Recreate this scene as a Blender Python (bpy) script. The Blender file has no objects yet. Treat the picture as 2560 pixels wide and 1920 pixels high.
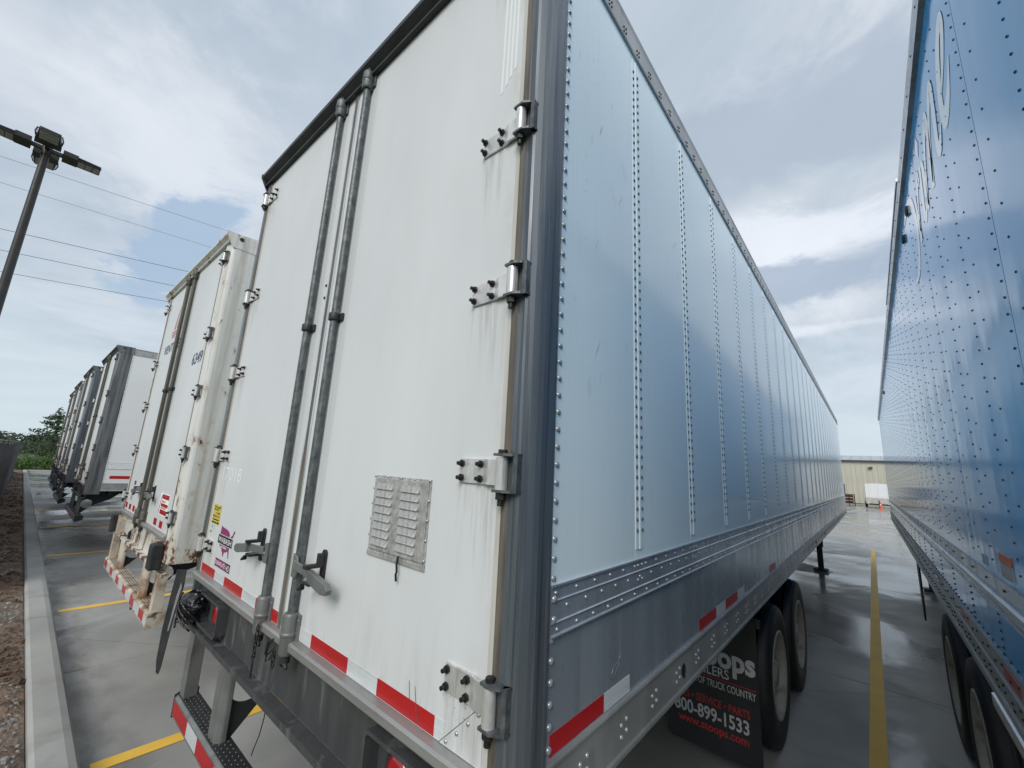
import bpy, math, random
from mathutils import Vector, Matrix, noise
random.seed(7)
sc = bpy.context.scene
C = sc.collection
PI = math.pi

# ------------------------------------------------------------------ camera
cam = bpy.data.cameras.new('camera')
cam.lens = 14.494
cam.sensor_width = 36
cam.clip_start = 0.02
cam.clip_end = 1500
co = bpy.data.objects.new('camera', cam)
C.objects.link(co)
Rv = Vector((0.76164253, 0.64597487, 0.05115788)); Uv = Vector((0.09102361, -0.18481819, 0.97854838)); Fv = Vector((-0.64157257, 0.74064749, 0.19956436))
CP = Vector((0.66521302, -0.85109363, 2.01348938))
co.matrix_world = Matrix(((Rv.x, Uv.x, -Fv.x, CP.x), (Rv.y, Uv.y, -Fv.y, CP.y), (Rv.z, Uv.z, -Fv.z, CP.z), (0, 0, 0, 1)))
sc.camera = co

# ------------------------------------------------------------------ sky and sun
SUN_EL, SUN_AZ = math.radians(36), math.radians(153)      # azimuth clockwise from +y
world = bpy.data.worlds.new('World'); sc.world = world; world.use_nodes = True
wn = world.node_tree; wn.nodes.clear()
def WN(t, **k):
    n = wn.nodes.new(t)
    for a, v in k.items(): setattr(n, a, v)
    return n
def wl(a, b): wn.links.new(a, b)
wout = WN('ShaderNodeOutputWorld'); wbg = WN('ShaderNodeBackground'); wbg.inputs['Strength'].default_value = 0.092
wl(wbg.outputs[0], wout.inputs[0])
skyt = WN('ShaderNodeTexSky', sky_type='NISHITA', sun_disc=False, sun_elevation=SUN_EL, sun_rotation=SUN_AZ)
skyt.dust_density = 2.0
tc = WN('ShaderNodeTexCoord'); sep = WN('ShaderNodeSeparateXYZ'); wl(tc.outputs['Generated'], sep.inputs[0])
def wmath(op, a, b=None, c=None, clamp=False):
    n = WN('ShaderNodeMath', operation=op); n.use_clamp = clamp
    for i, v in enumerate((a, b, c)):
        if v is None: continue
        if isinstance(v, (int, float)): n.inputs[i].default_value = v
        else: wl(v, n.inputs[i])
    return n.outputs[0]
zz = wmath('ADD', wmath('MAXIMUM', sep.outputs[2], 0.0), 0.16)
px = wmath('DIVIDE', sep.outputs[0], zz); py = wmath('DIVIDE', sep.outputs[1], zz)
comb = WN('ShaderNodeCombineXYZ'); wl(px, comb.inputs[0]); wl(py, comb.inputs[1])
def wnoise(scale, detail, rough, off, dist=0.0, src=None, sc3=(1, 1, 1)):
    m = WN('ShaderNodeMapping'); m.inputs['Location'].default_value = off; m.inputs['Scale'].default_value = sc3
    wl(src or comb.outputs[0], m.inputs[0])
    n = WN('ShaderNodeTexNoise'); n.inputs['Scale'].default_value = scale; n.inputs['Detail'].default_value = detail
    n.inputs['Roughness'].default_value = rough; n.inputs['Distortion'].default_value = dist
    wl(m.outputs[0], n.inputs['Vector']); return n.outputs[0]
def wramp(f, stops):
    r = WN('ShaderNodeValToRGB'); e = r.color_ramp.elements
    while len(e) < len(stops): e.new(0.5)
    for i, (p, c) in enumerate(stops): e[i].position = p; e[i].color = c if len(c) == 4 else (*c, 1)
    wl(f, r.inputs[0]); return r.outputs[0]
def wmix(f, a, b):
    n = WN('ShaderNodeMix', data_type='RGBA')
    if isinstance(f, (int, float)): n.inputs[0].default_value = f
    else: wl(f, n.inputs[0])
    for i, v in ((6, a), (7, b)):
        if isinstance(v, tuple): n.inputs[i].default_value = (*v, 1)
        else: wl(v, n.inputs[i])
    return n.outputs[2]
n1 = wnoise(1.15, 7, 0.60, (3.1, 1.7, 0.2), 0.45, sc3=(1.0, 0.7, 1))
n2 = wnoise(2.6, 7, 0.62, (-2.3, 5.1, 3.3), 0.3, sc3=(1.0, 0.6, 1))
n3 = wnoise(0.42, 4, 0.5, (7.7, -3.2, 1.1), 0.6)
# pale overcast with brighter veils and blue-grey thicker cloud
base = wramp(n1, [(0.34, (3.55, 4.15, 4.85)), (0.45, (4.4, 5.0, 5.6)), (0.54, (5.2, 5.65, 6.15)), (0.66, (6.9, 7.1, 7.5))])
dark = wramp(n3, [(0.52, (0, 0, 0)), (0.66, (1, 1, 1))])
veil = wramp(n2, [(0.47, (0, 0, 0)), (0.64, (1, 1, 1))])
c1 = wmix(wmath('MULTIPLY', dark, 0.5), base, (3.3, 3.95, 4.8))
c2 = wmix(wmath('MULTIPLY', veil, 0.45), c1, (6.1, 6.45, 6.95))
n4 = wnoise(2.6, 7, 0.62, (1.3, 8.1, 4.3), 0.3)
def wblob(cx, cy, rx, ry, col, amt, prev, rag=1.9, soft=0.45):
    dx = wmath('DIVIDE', wmath('SUBTRACT', px, cx), rx); dy = wmath('DIVIDE', wmath('SUBTRACT', py, cy), ry)
    d = wmath('SQRT', wmath('ADD', wmath('MULTIPLY', dx, dx), wmath('MULTIPLY', dy, dy)))
    d = wmath('ADD', d, wmath('MULTIPLY', wmath('SUBTRACT', n4, 0.5), rag))
    mk = WN('ShaderNodeMapRange', interpolation_type='SMOOTHSTEP'); wl(d, mk.inputs[0])
    for i_, v_ in enumerate((1.0 + soft / 2, 1.0 - soft / 2, 0.0, amt)): mk.inputs[i_ + 1].default_value = v_
    return wmix(mk.outputs[0], prev, col)
# the separate banks of cloud in view, left and far ahead, and others like them round the sky
c2 = wblob(-1.30, 0.15, 0.34, 0.20, (6.3, 6.65, 7.15), 0.6, c2, 4.5, 1.1)
c2 = wblob(-1.84, 0.25, 0.46, 0.125, (3.1, 4.1, 5.35), 0.92, c2, 4.6, 0.62)
c2 = wblob(-0.15, 1.42, 0.40, 0.17, (7.2, 7.5, 8.1), 0.7, c2, 5.5, 1.1)
c2 = wblob(-0.02, 1.72, 0.34, 0.14, (3.1, 3.75, 4.7), 0.85, c2, 5.2, 0.9)
c2 = wblob(-0.18, 2.10, 0.30, 0.07, (7.0, 7.3, 7.8), 0.6, c2, 3.6, 1.0)
c2 = wblob(0.05, 1.02, 0.42, 0.16, (3.4, 4.0, 4.8), 0.8, c2, 5.2, 1.0)
c2 = wblob(1.60, -0.40, 0.55, 0.30, (3.6, 4.4, 5.4), 0.7, c2, 2.0, 0.6)
c2 = wblob(0.6, -1.70, 0.40, 0.30, (3.6, 4.4, 5.4), 0.7, c2, 2.0, 0.6)
# towards the horizon the cloud thins into even pale haze
hz = wramp(sep.outputs[2], [(0.0, (1, 1, 1)), (0.10, (0.7, 0.7, 0.7)), (0.30, (0, 0, 0))])
c3 = wmix(hz, c2, (5.0, 5.8, 6.35))
c4 = wmix(0.93, skyt.outputs[0], c3)
wl(c4, wbg.inputs['Color'])

sun = bpy.data.lights.new('sun', 'SUN'); sun.energy = 1.45; sun.angle = math.radians(28); sun.color = (1.0, 0.965, 0.91)
so = bpy.data.objects.new('sun', sun); C.objects.link(so)
sd = Vector((math.sin(SUN_AZ) * math.cos(SUN_EL), math.cos(SUN_AZ) * math.cos(SUN_EL), math.sin(SUN_EL)))
so.rotation_euler = sd.to_track_quat('Z', 'Y').to_euler()
sc.view_settings.view_transform = 'Standard'; sc.view_settings.look = 'None'
sc.view_settings.exposure = 0.55; sc.view_settings.gamma = 1.0; sc.view_settings.use_curve_mapping = False

# ------------------------------------------------------------------ materials
def mat(name, col, rough=0.5, metal=0.0, var=0.0, vs=(1, 1, 1), vscale=4.0, dirt=None, bump=None, coat=0.0, rvar=0.0, world_pos=False, alpha=None, spec=0.5, dirt2=None):
    """principled material: colour variation, up to two stain layers (colour, amount, scale, stretch, lo, hi) and relief"""
    m = bpy.data.materials.new(name); m.use_nodes = True
    nt = m.node_tree; N = nt.nodes; L = nt.links
    b = N['Principled BSDF']
    b.inputs['Roughness'].default_value = rough; b.inputs['Metallic'].default_value = metal
    b.inputs['Specular IOR Level'].default_value = spec
    if coat: b.inputs['Coat Weight'].default_value = coat; b.inputs['Coat Roughness'].default_value = 0.05
    if world_pos: src = N.new('ShaderNodeNewGeometry').outputs['Position']
    else: src = N.new('ShaderNodeTexCoord').outputs['Object']
    def nz(scale, stretch, detail=4, off=0.0, rgh=0.55, dist=0.0):
        mp = N.new('ShaderNodeMapping'); mp.inputs['Scale'].default_value = stretch; mp.inputs['Location'].default_value = (off, off * 1.7, off * 0.6)
        L.new(src, mp.inputs[0]); t = N.new('ShaderNodeTexNoise'); t.inputs['Scale'].default_value = scale; t.inputs['Detail'].default_value = detail
        t.inputs['Roughness'].default_value = rgh; t.inputs['Distortion'].default_value = dist
        L.new(mp.outputs[0], t.inputs['Vector']); return t.outputs[0]
    def mixc(f, a, c):
        x = N.new('ShaderNodeMix'); x.data_type = 'RGBA'
        if isinstance(f, float): x.inputs[0].default_value = f
        else: L.new(f, x.inputs[0])
        for i, v in ((6, a), (7, c)):
            if isinstance(v, tuple): x.inputs[i].default_value = (*v[:3], 1)
            else: L.new(v, x.inputs[i])
        return x.outputs[2]
    def rmp(f, lo, hi, a=0.0, c=1.0):
        r = N.new('ShaderNodeMapRange'); r.inputs[1].default_value = lo; r.inputs[2].default_value = hi; r.inputs[3].default_value = a; r.inputs[4].default_value = c
        L.new(f, r.inputs[0]); return r.outputs[0]
    cur = col
    if var:
        cur = mixc(rmp(nz(vscale, vs), 0.3, 0.7), tuple(max(0, c * (1 - var)) for c in col), tuple(min(1, c * (1 + var)) for c in col))
    for k, d in enumerate((dirt, dirt2)):
        if d:
            dc, amt, scl, st, lo, hi = d
            cur = mixc(rmp(nz(scl, st, 6, 3.3 + 5 * k, 0.62, 0.3), lo, hi, 0.0, amt), cur, dc)
    if isinstance(cur, tuple): b.inputs['Base Color'].default_value = (*cur, 1)
    else: L.new(cur, b.inputs['Base Color'])
    if rvar: L.new(rmp(nz(vscale * 1.7, vs, 5, 9.1), 0.3, 0.7, max(0.02, rough - rvar), rough + rvar), b.inputs['Roughness'])
    if bump:
        bs, bst, bstr = bump[:3]
        bn = N.new('ShaderNodeBump'); bn.inputs['Strength'].default_value = bst; bn.inputs['Distance'].default_value = bump[3] if len(bump) > 3 else 0.01
        L.new(nz(bs, bstr, 3, 1.9), bn.inputs['Height']); L.new(bn.outputs[0], b.inputs['Normal'])
        if coat: L.new(bn.outputs[0], b.inputs['Coat Normal'])
    return m
M = {}
M['door_white'] = mat('white door paint', (0.67, 0.685, 0.69), 0.42, var=0.06, vscale=1.6, vs=(1, 1, 0.4), dirt=((0.50, 0.49, 0.45), 0.16, 5.0, (2.2, 2.2, 0.35), 0.50, 0.85), dirt2=((0.22, 0.21, 0.19), 0.45, 95.0, (1, 1, 0.6), 0.72, 0.82), bump=(260, 0.10, (1, 1, 1), 0.002), spec=0.4)
M['side_tinted'] = mat('glossy white side panel tinted for blue bounce', (0.77, 0.875, 0.90), 0.13, var=0.03, vscale=0.8, dirt=((0.40, 0.40, 0.40), 0.13, 14.0, (3, 6, 0.15), 0.52, 0.78), dirt2=((0.16, 0.16, 0.17), 0.55, 42.0, (1, 1.5, 0.35), 0.72, 0.80), bump=(0.9, 0.10, (1, 1, 0.45), 0.02), spec=0.36)  # pale blue in the base colour stands in for bounce off the blue trailer
M['alu'] = mat('weathered aluminium', (0.44, 0.46, 0.48), 0.33, 0.85, var=0.16, vscale=5, vs=(1, 1, 0.5), dirt=((0.16, 0.155, 0.15), 0.55, 7.0, (2, 2, 0.4), 0.5, 0.78), rvar=0.1)
M['alu_smooth'] = mat('smooth grey aluminium', (0.39, 0.435, 0.48), 0.26, 0.5, var=0.10, vscale=3, vs=(1, 2.2, 0.2), dirt=((0.20, 0.20, 0.205), 0.35, 5.0, (2, 4, 0.25), 0.5, 0.75), bump=(1.6, 0.14, (1, 1, 1), 0.02), rvar=0.07)
M['rail'] = mat('dull rail aluminium', (0.42, 0.42, 0.41), 0.40, 0.5, var=0.12, vscale=4, dirt=((0.17, 0.165, 0.155), 0.5, 6.0, (1, 1.5, 0.5), 0.5, 0.8), rvar=0.1)
M['galv'] = mat('galvanised steel', (0.115, 0.125, 0.13), 0.50, 0.45, var=0.4, vscale=34, dirt=((0.30, 0.32, 0.32), 0.55, 22.0, (1, 1, 0.6), 0.52, 0.70), dirt2=((0.08, 0.08, 0.075), 0.6, 5.0, (1, 1, 0.5), 0.5, 0.75), rvar=0.12)
M['post_grey'] = mat('blue grey rear frame paint', (0.120, 0.137, 0.155), 0.34, 0.3, var=0.16, vscale=6, vs=(2.5, 2.5, 0.16), dirt=((0.27, 0.28, 0.29), 0.55, 7.0, (4.5, 4.5, 0.12), 0.54, 0.66), dirt2=((0.045, 0.055, 0.07), 0.7, 6.0, (6, 6, 0.09), 0.56, 0.64), rvar=0.14)
M['frame_dark'] = mat('dark grey frame steel', (0.075, 0.078, 0.082), 0.46, 0.3, var=0.18, vscale=6, vs=(2, 2, 0.5), dirt=((0.22, 0.225, 0.225), 0.6, 5.0, (2.2, 2.2, 0.5), 0.56, 0.66), dirt2=((0.11, 0.095, 0.08), 0.4, 9.0, (2, 2, 0.3), 0.52, 0.75), rvar=0.12)
M['header_dark'] = mat('blackened header steel', (0.040, 0.040, 0.040), 0.55, 0.2, var=0.3, vscale=7, dirt=((0.14, 0.14, 0.135), 0.5, 4, (0.5, 2, 2), 0.55, 0.75))
M['steel_grey'] = mat('grey bumper steel', (0.20, 0.205, 0.20), 0.48, 0.35, var=0.16, vscale=9, dirt=((0.07, 0.068, 0.065), 0.6, 6.0, (1.5, 1.5, 0.5), 0.52, 0.74))
M['black'] = mat('black bolt steel', (0.018, 0.017, 0.016), 0.5, 0.2, var=0.3, vscale=40)
M['rubber'] = mat('black rubber', (0.022, 0.022, 0.024), 0.62, var=0.2, vscale=18, dirt=((0.10, 0.10, 0.10), 0.35, 8.0, (1, 1, 1), 0.5, 0.75), bump=(60, 0.25, (1, 1, 1), 0.004))
M['old_rubber'] = mat('greyed rubber', (0.055, 0.056, 0.058), 0.7, var=0.3, vscale=7, dirt=((0.14, 0.14, 0.14), 0.5, 12, (3, 3, .6), .5, .75))
M['post_streaked'] = mat('grey post streaked black', (0.17, 0.18, 0.185), 0.5, 0.3, var=0.2, vscale=5, vs=(3, 3, 0.2), dirt=((0.05, 0.053, 0.055), 0.9, 6.0, (3, 3, 0.14), 0.46, 0.62), dirt2=((0.26, 0.27, 0.27), 0.5, 5.0, (4, 4, 0.15), 0.56, 0.7))
M['side_plain'] = mat('plain white side panel', (0.80, 0.815, 0.81), 0.2, var=0.03, vscale=0.8, dirt=((0.5, 0.5, 0.5), 0.2, 8, (3, 1, 6), 0.55, 0.8))
M['gasket'] = mat('grimy door seal', (0.135, 0.118, 0.095), 0.65, var=0.35, vscale=9, vs=(3, 3, 0.35), dirt=((0.05, 0.045, 0.04), 0.7, 6.0, (4, 4, 0.4), 0.5, 0.7))
M['sealwhite'] = mat('pale seal strip', (0.55, 0.53, 0.49), 0.55, var=0.12, vscale=6, vs=(2, 2, 0.3), dirt=((0.25, 0.22, 0.18), 0.5, 7.0, (3, 3, 0.2), 0.5, 0.75))
M['hinge'] = mat('hinge aluminium', (0.68, 0.67, 0.65), 0.34, 0.45, var=0.18, vscale=22, vs=(1, 1, 0.5), dirt=((0.28, 0.255, 0.22), 0.5, 20.0, (2.5, 2.5, 0.4), 0.5, 0.72))
M['vent'] = mat('grimy vent metal', (0.50, 0.49, 0.47), 0.5, 0.45, var=0.25, vscale=40, dirt=((0.16, 0.15, 0.14), 0.6, 60.0, (1, 1, 1), 0.50, 0.70), dirt2=((0.62, 0.62, 0.60), 0.4, 45.0, (1, 1, 0.5), 0.58, 0.68))
M['sill'] = mat('aluminium sill', (0.36, 0.355, 0.34), 0.45, 0.5, var=0.12, vscale=6, vs=(0.4, 1, 3), dirt=((0.16, 0.15, 0.135), 0.5, 7.0, (0.6, 1, 3), 0.5, 0.75))
M['red'] = mat('red reflective tape', (0.46, 0.010, 0.014), 0.38, var=0.14, vscale=7, vs=(0.3, 0.3, 14), coat=0.4)
M['white_tape'] = mat('white reflective tape', (0.62, 0.65, 0.66), 0.36, var=0.12, vscale=7, vs=(0.3, 0.3, 14), coat=0.4, dirt=((0.35, 0.34, 0.32), 0.3, 20, (1, 1, .4), .5, .8))
M['lamp_red'] = mat('red lamp lens', (0.35, 0.006, 0.012), 0.18, coat=0.6)
M['lamp_amber'] = mat('amber lamp lens', (0.5, 0.16, 0.01), 0.2, coat=0.5)
M['core'] = mat('dark sealant', (0.03, 0.03, 0.032), 0.7)
M['tyre'] = mat('tyre rubber', (0.010, 0.010, 0.011), 0.6, var=0.25, vscale=12, dirt=((0.03, 0.029, 0.027), 0.4, 5, (1, 1, 1), .5, .8), bump=(40, 0.2, (1, 1, 1), 0.004))
M['rim'] = mat('chalky white rim', (0.32, 0.30, 0.255), 0.5, var=0.15, vscale=8, dirt=((0.13, 0.09, 0.06), 0.8, 7, (1, 1, 1), .53, .68))
M['chassis'] = mat('black chassis paint', (0.022, 0.022, 0.023), 0.5, var=0.3, vscale=6)
M['flap'] = mat('black mud flap rubber', (0.012, 0.0125, 0.014), 0.55, var=0.15, vscale=6)
M['ink_white'] = mat('white print', (0.42, 0.42, 0.42), 0.5, var=0.15, vscale=40)
M['ink_red'] = mat('red print', (0.42, 0.02, 0.02), 0.5, var=0.2, vscale=40)
M['ink_black'] = mat('black print', (0.02, 0.02, 0.024), 0.5)
M['ink_navy'] = mat('navy print', (0.055, 0.07, 0.13), 0.5, dirt=((0.6, 0.6, 0.6), 0.35, 60, (1, 1, 1), 0.55, 0.75))
M['ink_faded_red'] = mat('faded red print', (0.42, 0.12, 0.14), 0.5, var=0.1, vscale=20)
M['purple'] = mat('purple decal', (0.26, 0.035, 0.14), 0.4, var=0.06, vscale=12)
M['yellow_decal'] = mat('yellow decal', (0.62, 0.52, 0.10), 0.45, var=0.08, vscale=20)
M['faint'] = mat('faint film left on paint', (0.82, 0.84, 0.84), 0.5)
M['ghost'] = mat('lettering shadow left in white paint', (0.92, 0.94, 0.94), 0.5)
M['frame_white'] = mat('rusty cream frame paint', (0.68, 0.675, 0.645), 0.40, var=0.06, vscale=4, vs=(2, 2, 0.5), dirt=((0.36, 0.30, 0.22), 0.5, 4.5, (4, 4, 0.22), 0.50, 0.72), dirt2=((0.13, 0.05, 0.016), 0.95, 6.0, (2, 2, 0.6), 0.62, 0.69))
M['frame_rust'] = mat('rusty steel step', (0.55, 0.49, 0.40), 0.55, var=0.2, vscale=7, dirt=((0.22, 0.095, 0.03), 0.85, 5.0, (1, 1, 1), 0.48, 0.62), dirt2=((0.07, 0.028, 0.015), 0.9, 12.0, (1, 1, 1), 0.60, 0.68))
M['pipe_olive'] = mat('olive grey lock pipe', (0.095, 0.09, 0.072), 0.5, 0.3, var=0.2, vscale=8, vs=(2, 2, .4))
M['blue'] = mat('glossy blue trailer paint', (0.040, 0.345, 0.680), 0.10, 0.0, var=0.05, vscale=1.0, spec=0.36, dirt=((0.16, 0.27, 0.40), 0.30, 5.5, (1, 5, 0.12), 0.54, 0.72), bump=(1.7, 0.30, (1, 1, 0.45), 0.02))
M['prime_grey'] = mat('pale lettering film', (0.86, 0.88, 0.86), 0.12, spec=0.4, var=0.06, vscale=30)
M['screw'] = mat('dark screw', (0.03, 0.035, 0.045), 0.35, 0.3)
M['rivet'] = mat('bare rivet', (0.42, 0.44, 0.45), 0.32, 0.5)
M['rivet_white'] = mat('painted rivet', (0.12, 0.15, 0.17), 0.35, 0.1)
M['bright'] = mat('polished aluminium', (0.66, 0.68, 0.70), 0.2, 0.8, var=0.05, vscale=3)
M['plastic_black'] = mat('black plastic bag', (0.012, 0.012, 0.014), 0.22, bump=(35, 0.6, (1, 1, 1), 0.02))
M['orange'] = mat('orange warning decal', (0.55, 0.13, 0.03), 0.4, var=.15, vscale=60)
M['kerb'] = mat('kerb concrete', (0.34, 0.335, 0.315), 0.75, var=0.14, vscale=1.3, world_pos=True, dirt=((0.17, 0.16, 0.14), 0.5, 2.6, (1, 1, 1), 0.5, 0.75), bump=(60, 0.3, (1, 1, 1), 0.004))
M['line'] = mat('yellow line paint', (0.86, 0.52, 0.07), 0.55, world_pos=True, var=0.08, vscale=2, dirt=((0.42, 0.36, 0.25), 0.55, 5, (1, 1, 1), 0.54, 0.8), bump=(80, 0.2, (1, 1, 1), 0.003))
M['mesh_fence'] = mat('dark windscreen mesh', (0.028, 0.031, 0.038), 0.8, var=0.25, vscale=3, vs=(1, 1, 5), world_pos=True)
M['pole'] = mat('dark bronze pole', (0.045, 0.043, 0.042), 0.42, 0.4, var=0.15, vscale=6)
M['led'] = mat('unlit led lens', (0.36, 0.34, 0.31), 0.3, var=0.15, vscale=14)
M['metal_wall'] = mat('tan corrugated wall', (0.50, 0.485, 0.40), 0.5, 0.1, var=0.05, vscale=0.6, dirt=((0.28, 0.26, 0.20), 0.35, 1.1, (2, 2, .2), .5, .8))
M['metal_roof'] = mat('galvalume roof', (0.50, 0.52, 0.54), 0.35, 0.5, var=0.1, vscale=0.8)
M['trim_dark'] = mat('dark eave trim', (0.055, 0.05, 0.045), 0.5)
M['box_white'] = mat('white enclosed trailer', (0.72, 0.73, 0.74), 0.35, var=0.04, vscale=2)
M['diamond'] = mat('aluminium stone guard', (0.52, 0.50, 0.47), 0.42, 0.4, var=0.2, vscale=8)
M['cone'] = mat('orange cone plastic', (0.75, 0.09, 0.025), 0.45)
M['rust_crate'] = mat('rusty steel rack', (0.07, 0.022, 0.016), 0.65, var=0.4, vscale=9)
M['dirt'] = mat('damp brown soil', (0.150, 0.100, 0.068), 0.85, var=0.42, vscale=2.2, world_pos=True, dirt=((0.25, 0.22, 0.18), 0.6, 1.2, (1, 1, 1), 0.50, 0.66), dirt2=((0.055, 0.034, 0.022), 0.8, 7, (1, 1, 1), 0.52, 0.64), bump=(22, 0.9, (1, 1, 1), 0.04))
M['clod'] = mat('soil clod', (0.125, 0.080, 0.052), 0.85, var=0.5, vscale=6, world_pos=True, bump=(30, 0.6, (1, 1, 1), 0.02))
M['stone'] = mat('grey gravel stone', (0.24, 0.235, 0.22), 0.7, var=0.4, vscale=5, world_pos=True)
M['leaf'] = mat('green leaf', (0.050, 0.098, 0.024), 0.55, var=0.45, vscale=1.1, world_pos=True)
M['leaf_dark'] = mat('dark green leaf', (0.045, 0.085, 0.028), 0.6, var=0.45, vscale=0.9, world_pos=True)
M['leaf_bright'] = mat('bright shrub leaf', (0.085, 0.155, 0.030), 0.55, var=0.35, vscale=0.8, world_pos=True)
M['far_leaf'] = mat('distant foliage', (0.060, 0.085, 0.050), 0.8, var=0.4, vscale=0.25, world_pos=True)
M['bark'] = mat('bark', (0.06, 0.048, 0.036), 0.8, var=0.3, vscale=9)
M['grass'] = mat('rough grass ground', (0.060, 0.082, 0.030), 0.9, var=0.4, vscale=0.4, world_pos=True)
M['wire'] = mat('weathered cable', (0.06, 0.065, 0.075), 0.6)

def door_stains():
    m = M['door_white']; nt = m.node_tree; N = nt.nodes; L = nt.links; b = N['Principled BSDF']; M['blue'].node_tree.nodes['Principled BSDF'].inputs['Specular Tint'].default_value = (0.62, 0.82, 1.0, 1)
    src = b.inputs['Base Color'].links[0].from_socket
    sp = N.new('ShaderNodeSeparateXYZ'); tc_ = N.new('ShaderNodeTexCoord'); L.new(tc_.outputs['Object'], sp.inputs[0])
    def nz(sc_, st, off):
        mp = N.new('ShaderNodeMapping'); mp.inputs['Scale'].default_value = st; mp.inputs['Location'].default_value = off; L.new(tc_.outputs['Object'], mp.inputs[0])
        t = N.new('ShaderNodeTexNoise'); t.inputs['Scale'].default_value = sc_; t.inputs['Detail'].default_value = 6; t.inputs['Roughness'].default_value = 0.65; L.new(mp.outputs[0], t.inputs['Vector']); return t.outputs[0]
    def mr(f, a, c, u=0.0, v=1.0):
        r = N.new('ShaderNodeMapRange'); r.interpolation_type = 'SMOOTHSTEP'
        for i, q in enumerate((a, c, u, v)): r.inputs[i + 1].default_value = q
        L.new(f, r.inputs[0]); return r.outputs[0]
    def ma(op, a, c):
        n = N.new('ShaderNodeMath'); n.operation = op
        for i, q in enumerate((a, c)):
            if isinstance(q, (int, float)): n.inputs[i].default_value = q
            else: L.new(q, n.inputs[i])
        return n.outputs[0]
    X, Z = sp.outputs[0], sp.outputs[2]
    tot = None
    for hz_ in (3.84, 3.08, 2.541, 2.0, 1.463):
        f = ma('MULTIPLY', mr(Z, hz_ - 0.34, hz_ - 0.05), mr(Z, hz_ - 0.030, hz_ - 0.036))
        tot = f if tot is None else ma('MAXIMUM', tot, f)
    hb = ma('MAXIMUM', ma('MULTIPLY', mr(X, -0.262, -0.235), mr(X, -0.09, -0.12)), ma('MULTIPLY', mr(X, -2.50, -2.47), mr(X, -2.33, -2.36)))
    runs = mr(nz(30, (2.2, 2.2, 0.10), (2, 3, 4)), 0.40, 0.72)
    h = ma('MULTIPLY', ma('MULTIPLY', tot, hb), runs)
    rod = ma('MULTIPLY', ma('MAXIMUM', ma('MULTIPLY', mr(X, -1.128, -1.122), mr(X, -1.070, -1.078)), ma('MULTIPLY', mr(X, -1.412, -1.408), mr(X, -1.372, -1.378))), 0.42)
    foot = ma('MULTIPLY', ma('MULTIPLY', mr(Z, 1.62, 1.36), mr(nz(16, (1.4, 1.4, 0.2), (5, 1, 2)), 0.44, 0.78)), 0.36)
    edge = ma('MULTIPLY', ma('MULTIPLY', mr(X, -0.17, -0.10), mr(nz(9, (1, 1, 0.5), (0, 1, 7)), 0.40, 0.7)), 0.35)
    film = ma('MULTIPLY', mr(nz(1.1, (1, 1, 0.5), (3, 8, 2)), 0.40, 0.68), 0.16)
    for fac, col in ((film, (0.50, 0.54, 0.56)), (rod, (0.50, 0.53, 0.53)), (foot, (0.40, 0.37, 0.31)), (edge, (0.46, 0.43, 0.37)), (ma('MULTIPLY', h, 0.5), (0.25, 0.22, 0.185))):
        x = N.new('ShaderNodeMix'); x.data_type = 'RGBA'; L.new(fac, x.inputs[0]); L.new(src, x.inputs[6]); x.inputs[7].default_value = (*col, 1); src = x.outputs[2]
    L.new(src, b.inputs['Base Color'])
door_stains()
def frame_rust():
    m = M['frame_white']; nt = m.node_tree; N = nt.nodes; L = nt.links; b = N['Principled BSDF']; src = b.inputs['Base Color'].links[0].from_socket
    sp = N.new('ShaderNodeSeparateXYZ'); tc_ = N.new('ShaderNodeTexCoord'); L.new(tc_.outputs['Object'], sp.inputs[0])
    def nz(sc_, st, off):
        mp = N.new('ShaderNodeMapping'); mp.inputs['Scale'].default_value = st; mp.inputs['Location'].default_value = off; L.new(tc_.outputs['Object'], mp.inputs[0])
        t = N.new('ShaderNodeTexNoise'); t.inputs['Scale'].default_value = sc_; t.inputs['Detail'].default_value = 7; t.inputs['Roughness'].default_value = 0.7; L.new(mp.outputs[0], t.inputs['Vector']); return t.outputs[0]
    def mr(f, a, c):
        r = N.new('ShaderNodeMapRange'); r.inputs[1].default_value = a; r.inputs[2].default_value = c; L.new(f, r.inputs[0]); return r.outputs[0]
    def ma(op, a, c):
        n = N.new('ShaderNodeMath'); n.operation = op; n.use_clamp = True
        for i, q in enumerate((a, c)):
            if isinstance(q, (int, float)): n.inputs[i].default_value = q
            else: L.new(q, n.inputs[i])
        return n.outputs[0]
    low = ma('MULTIPLY', mr(sp.outputs[2], 1.62, 1.20), 0.115)
    front = ma('MULTIPLY', mr(sp.outputs[1], 0.05, -0.01), 0.05)
    k = ma('ADD', nz(7, (1, 1, 0.7), (3, 1, 4)), ma('ADD', low, front))
    rust = mr(k, 0.66, 0.70); halo = ma('MULTIPLY', mr(k, 0.58, 0.68), 0.55)
    band = ma('MULTIPLY', ma('MULTIPLY', mr(sp.outputs[1], 0.055, 0.085), mr(sp.outputs[1], 0.15, 0.115)), ma('MULTIPLY', mr(nz(3, (2, 6, 0.3), (1, 1, 1)), 0.38, 0.62), 0.6))
    for fac, col in ((band, (0.33, 0.28, 0.21)), (halo, (0.42, 0.30, 0.17)), (rust, (0.12, 0.045, 0.015))):
        x = N.new('ShaderNodeMix'); x.data_type = 'RGBA'; L.new(fac, x.inputs[0]); L.new(src, x.inputs[6]); x.inputs[7].default_value = (*col, 1); src = x.outputs[2]
    L.new(src, b.inputs['Base Color'])
frame_rust()

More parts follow.
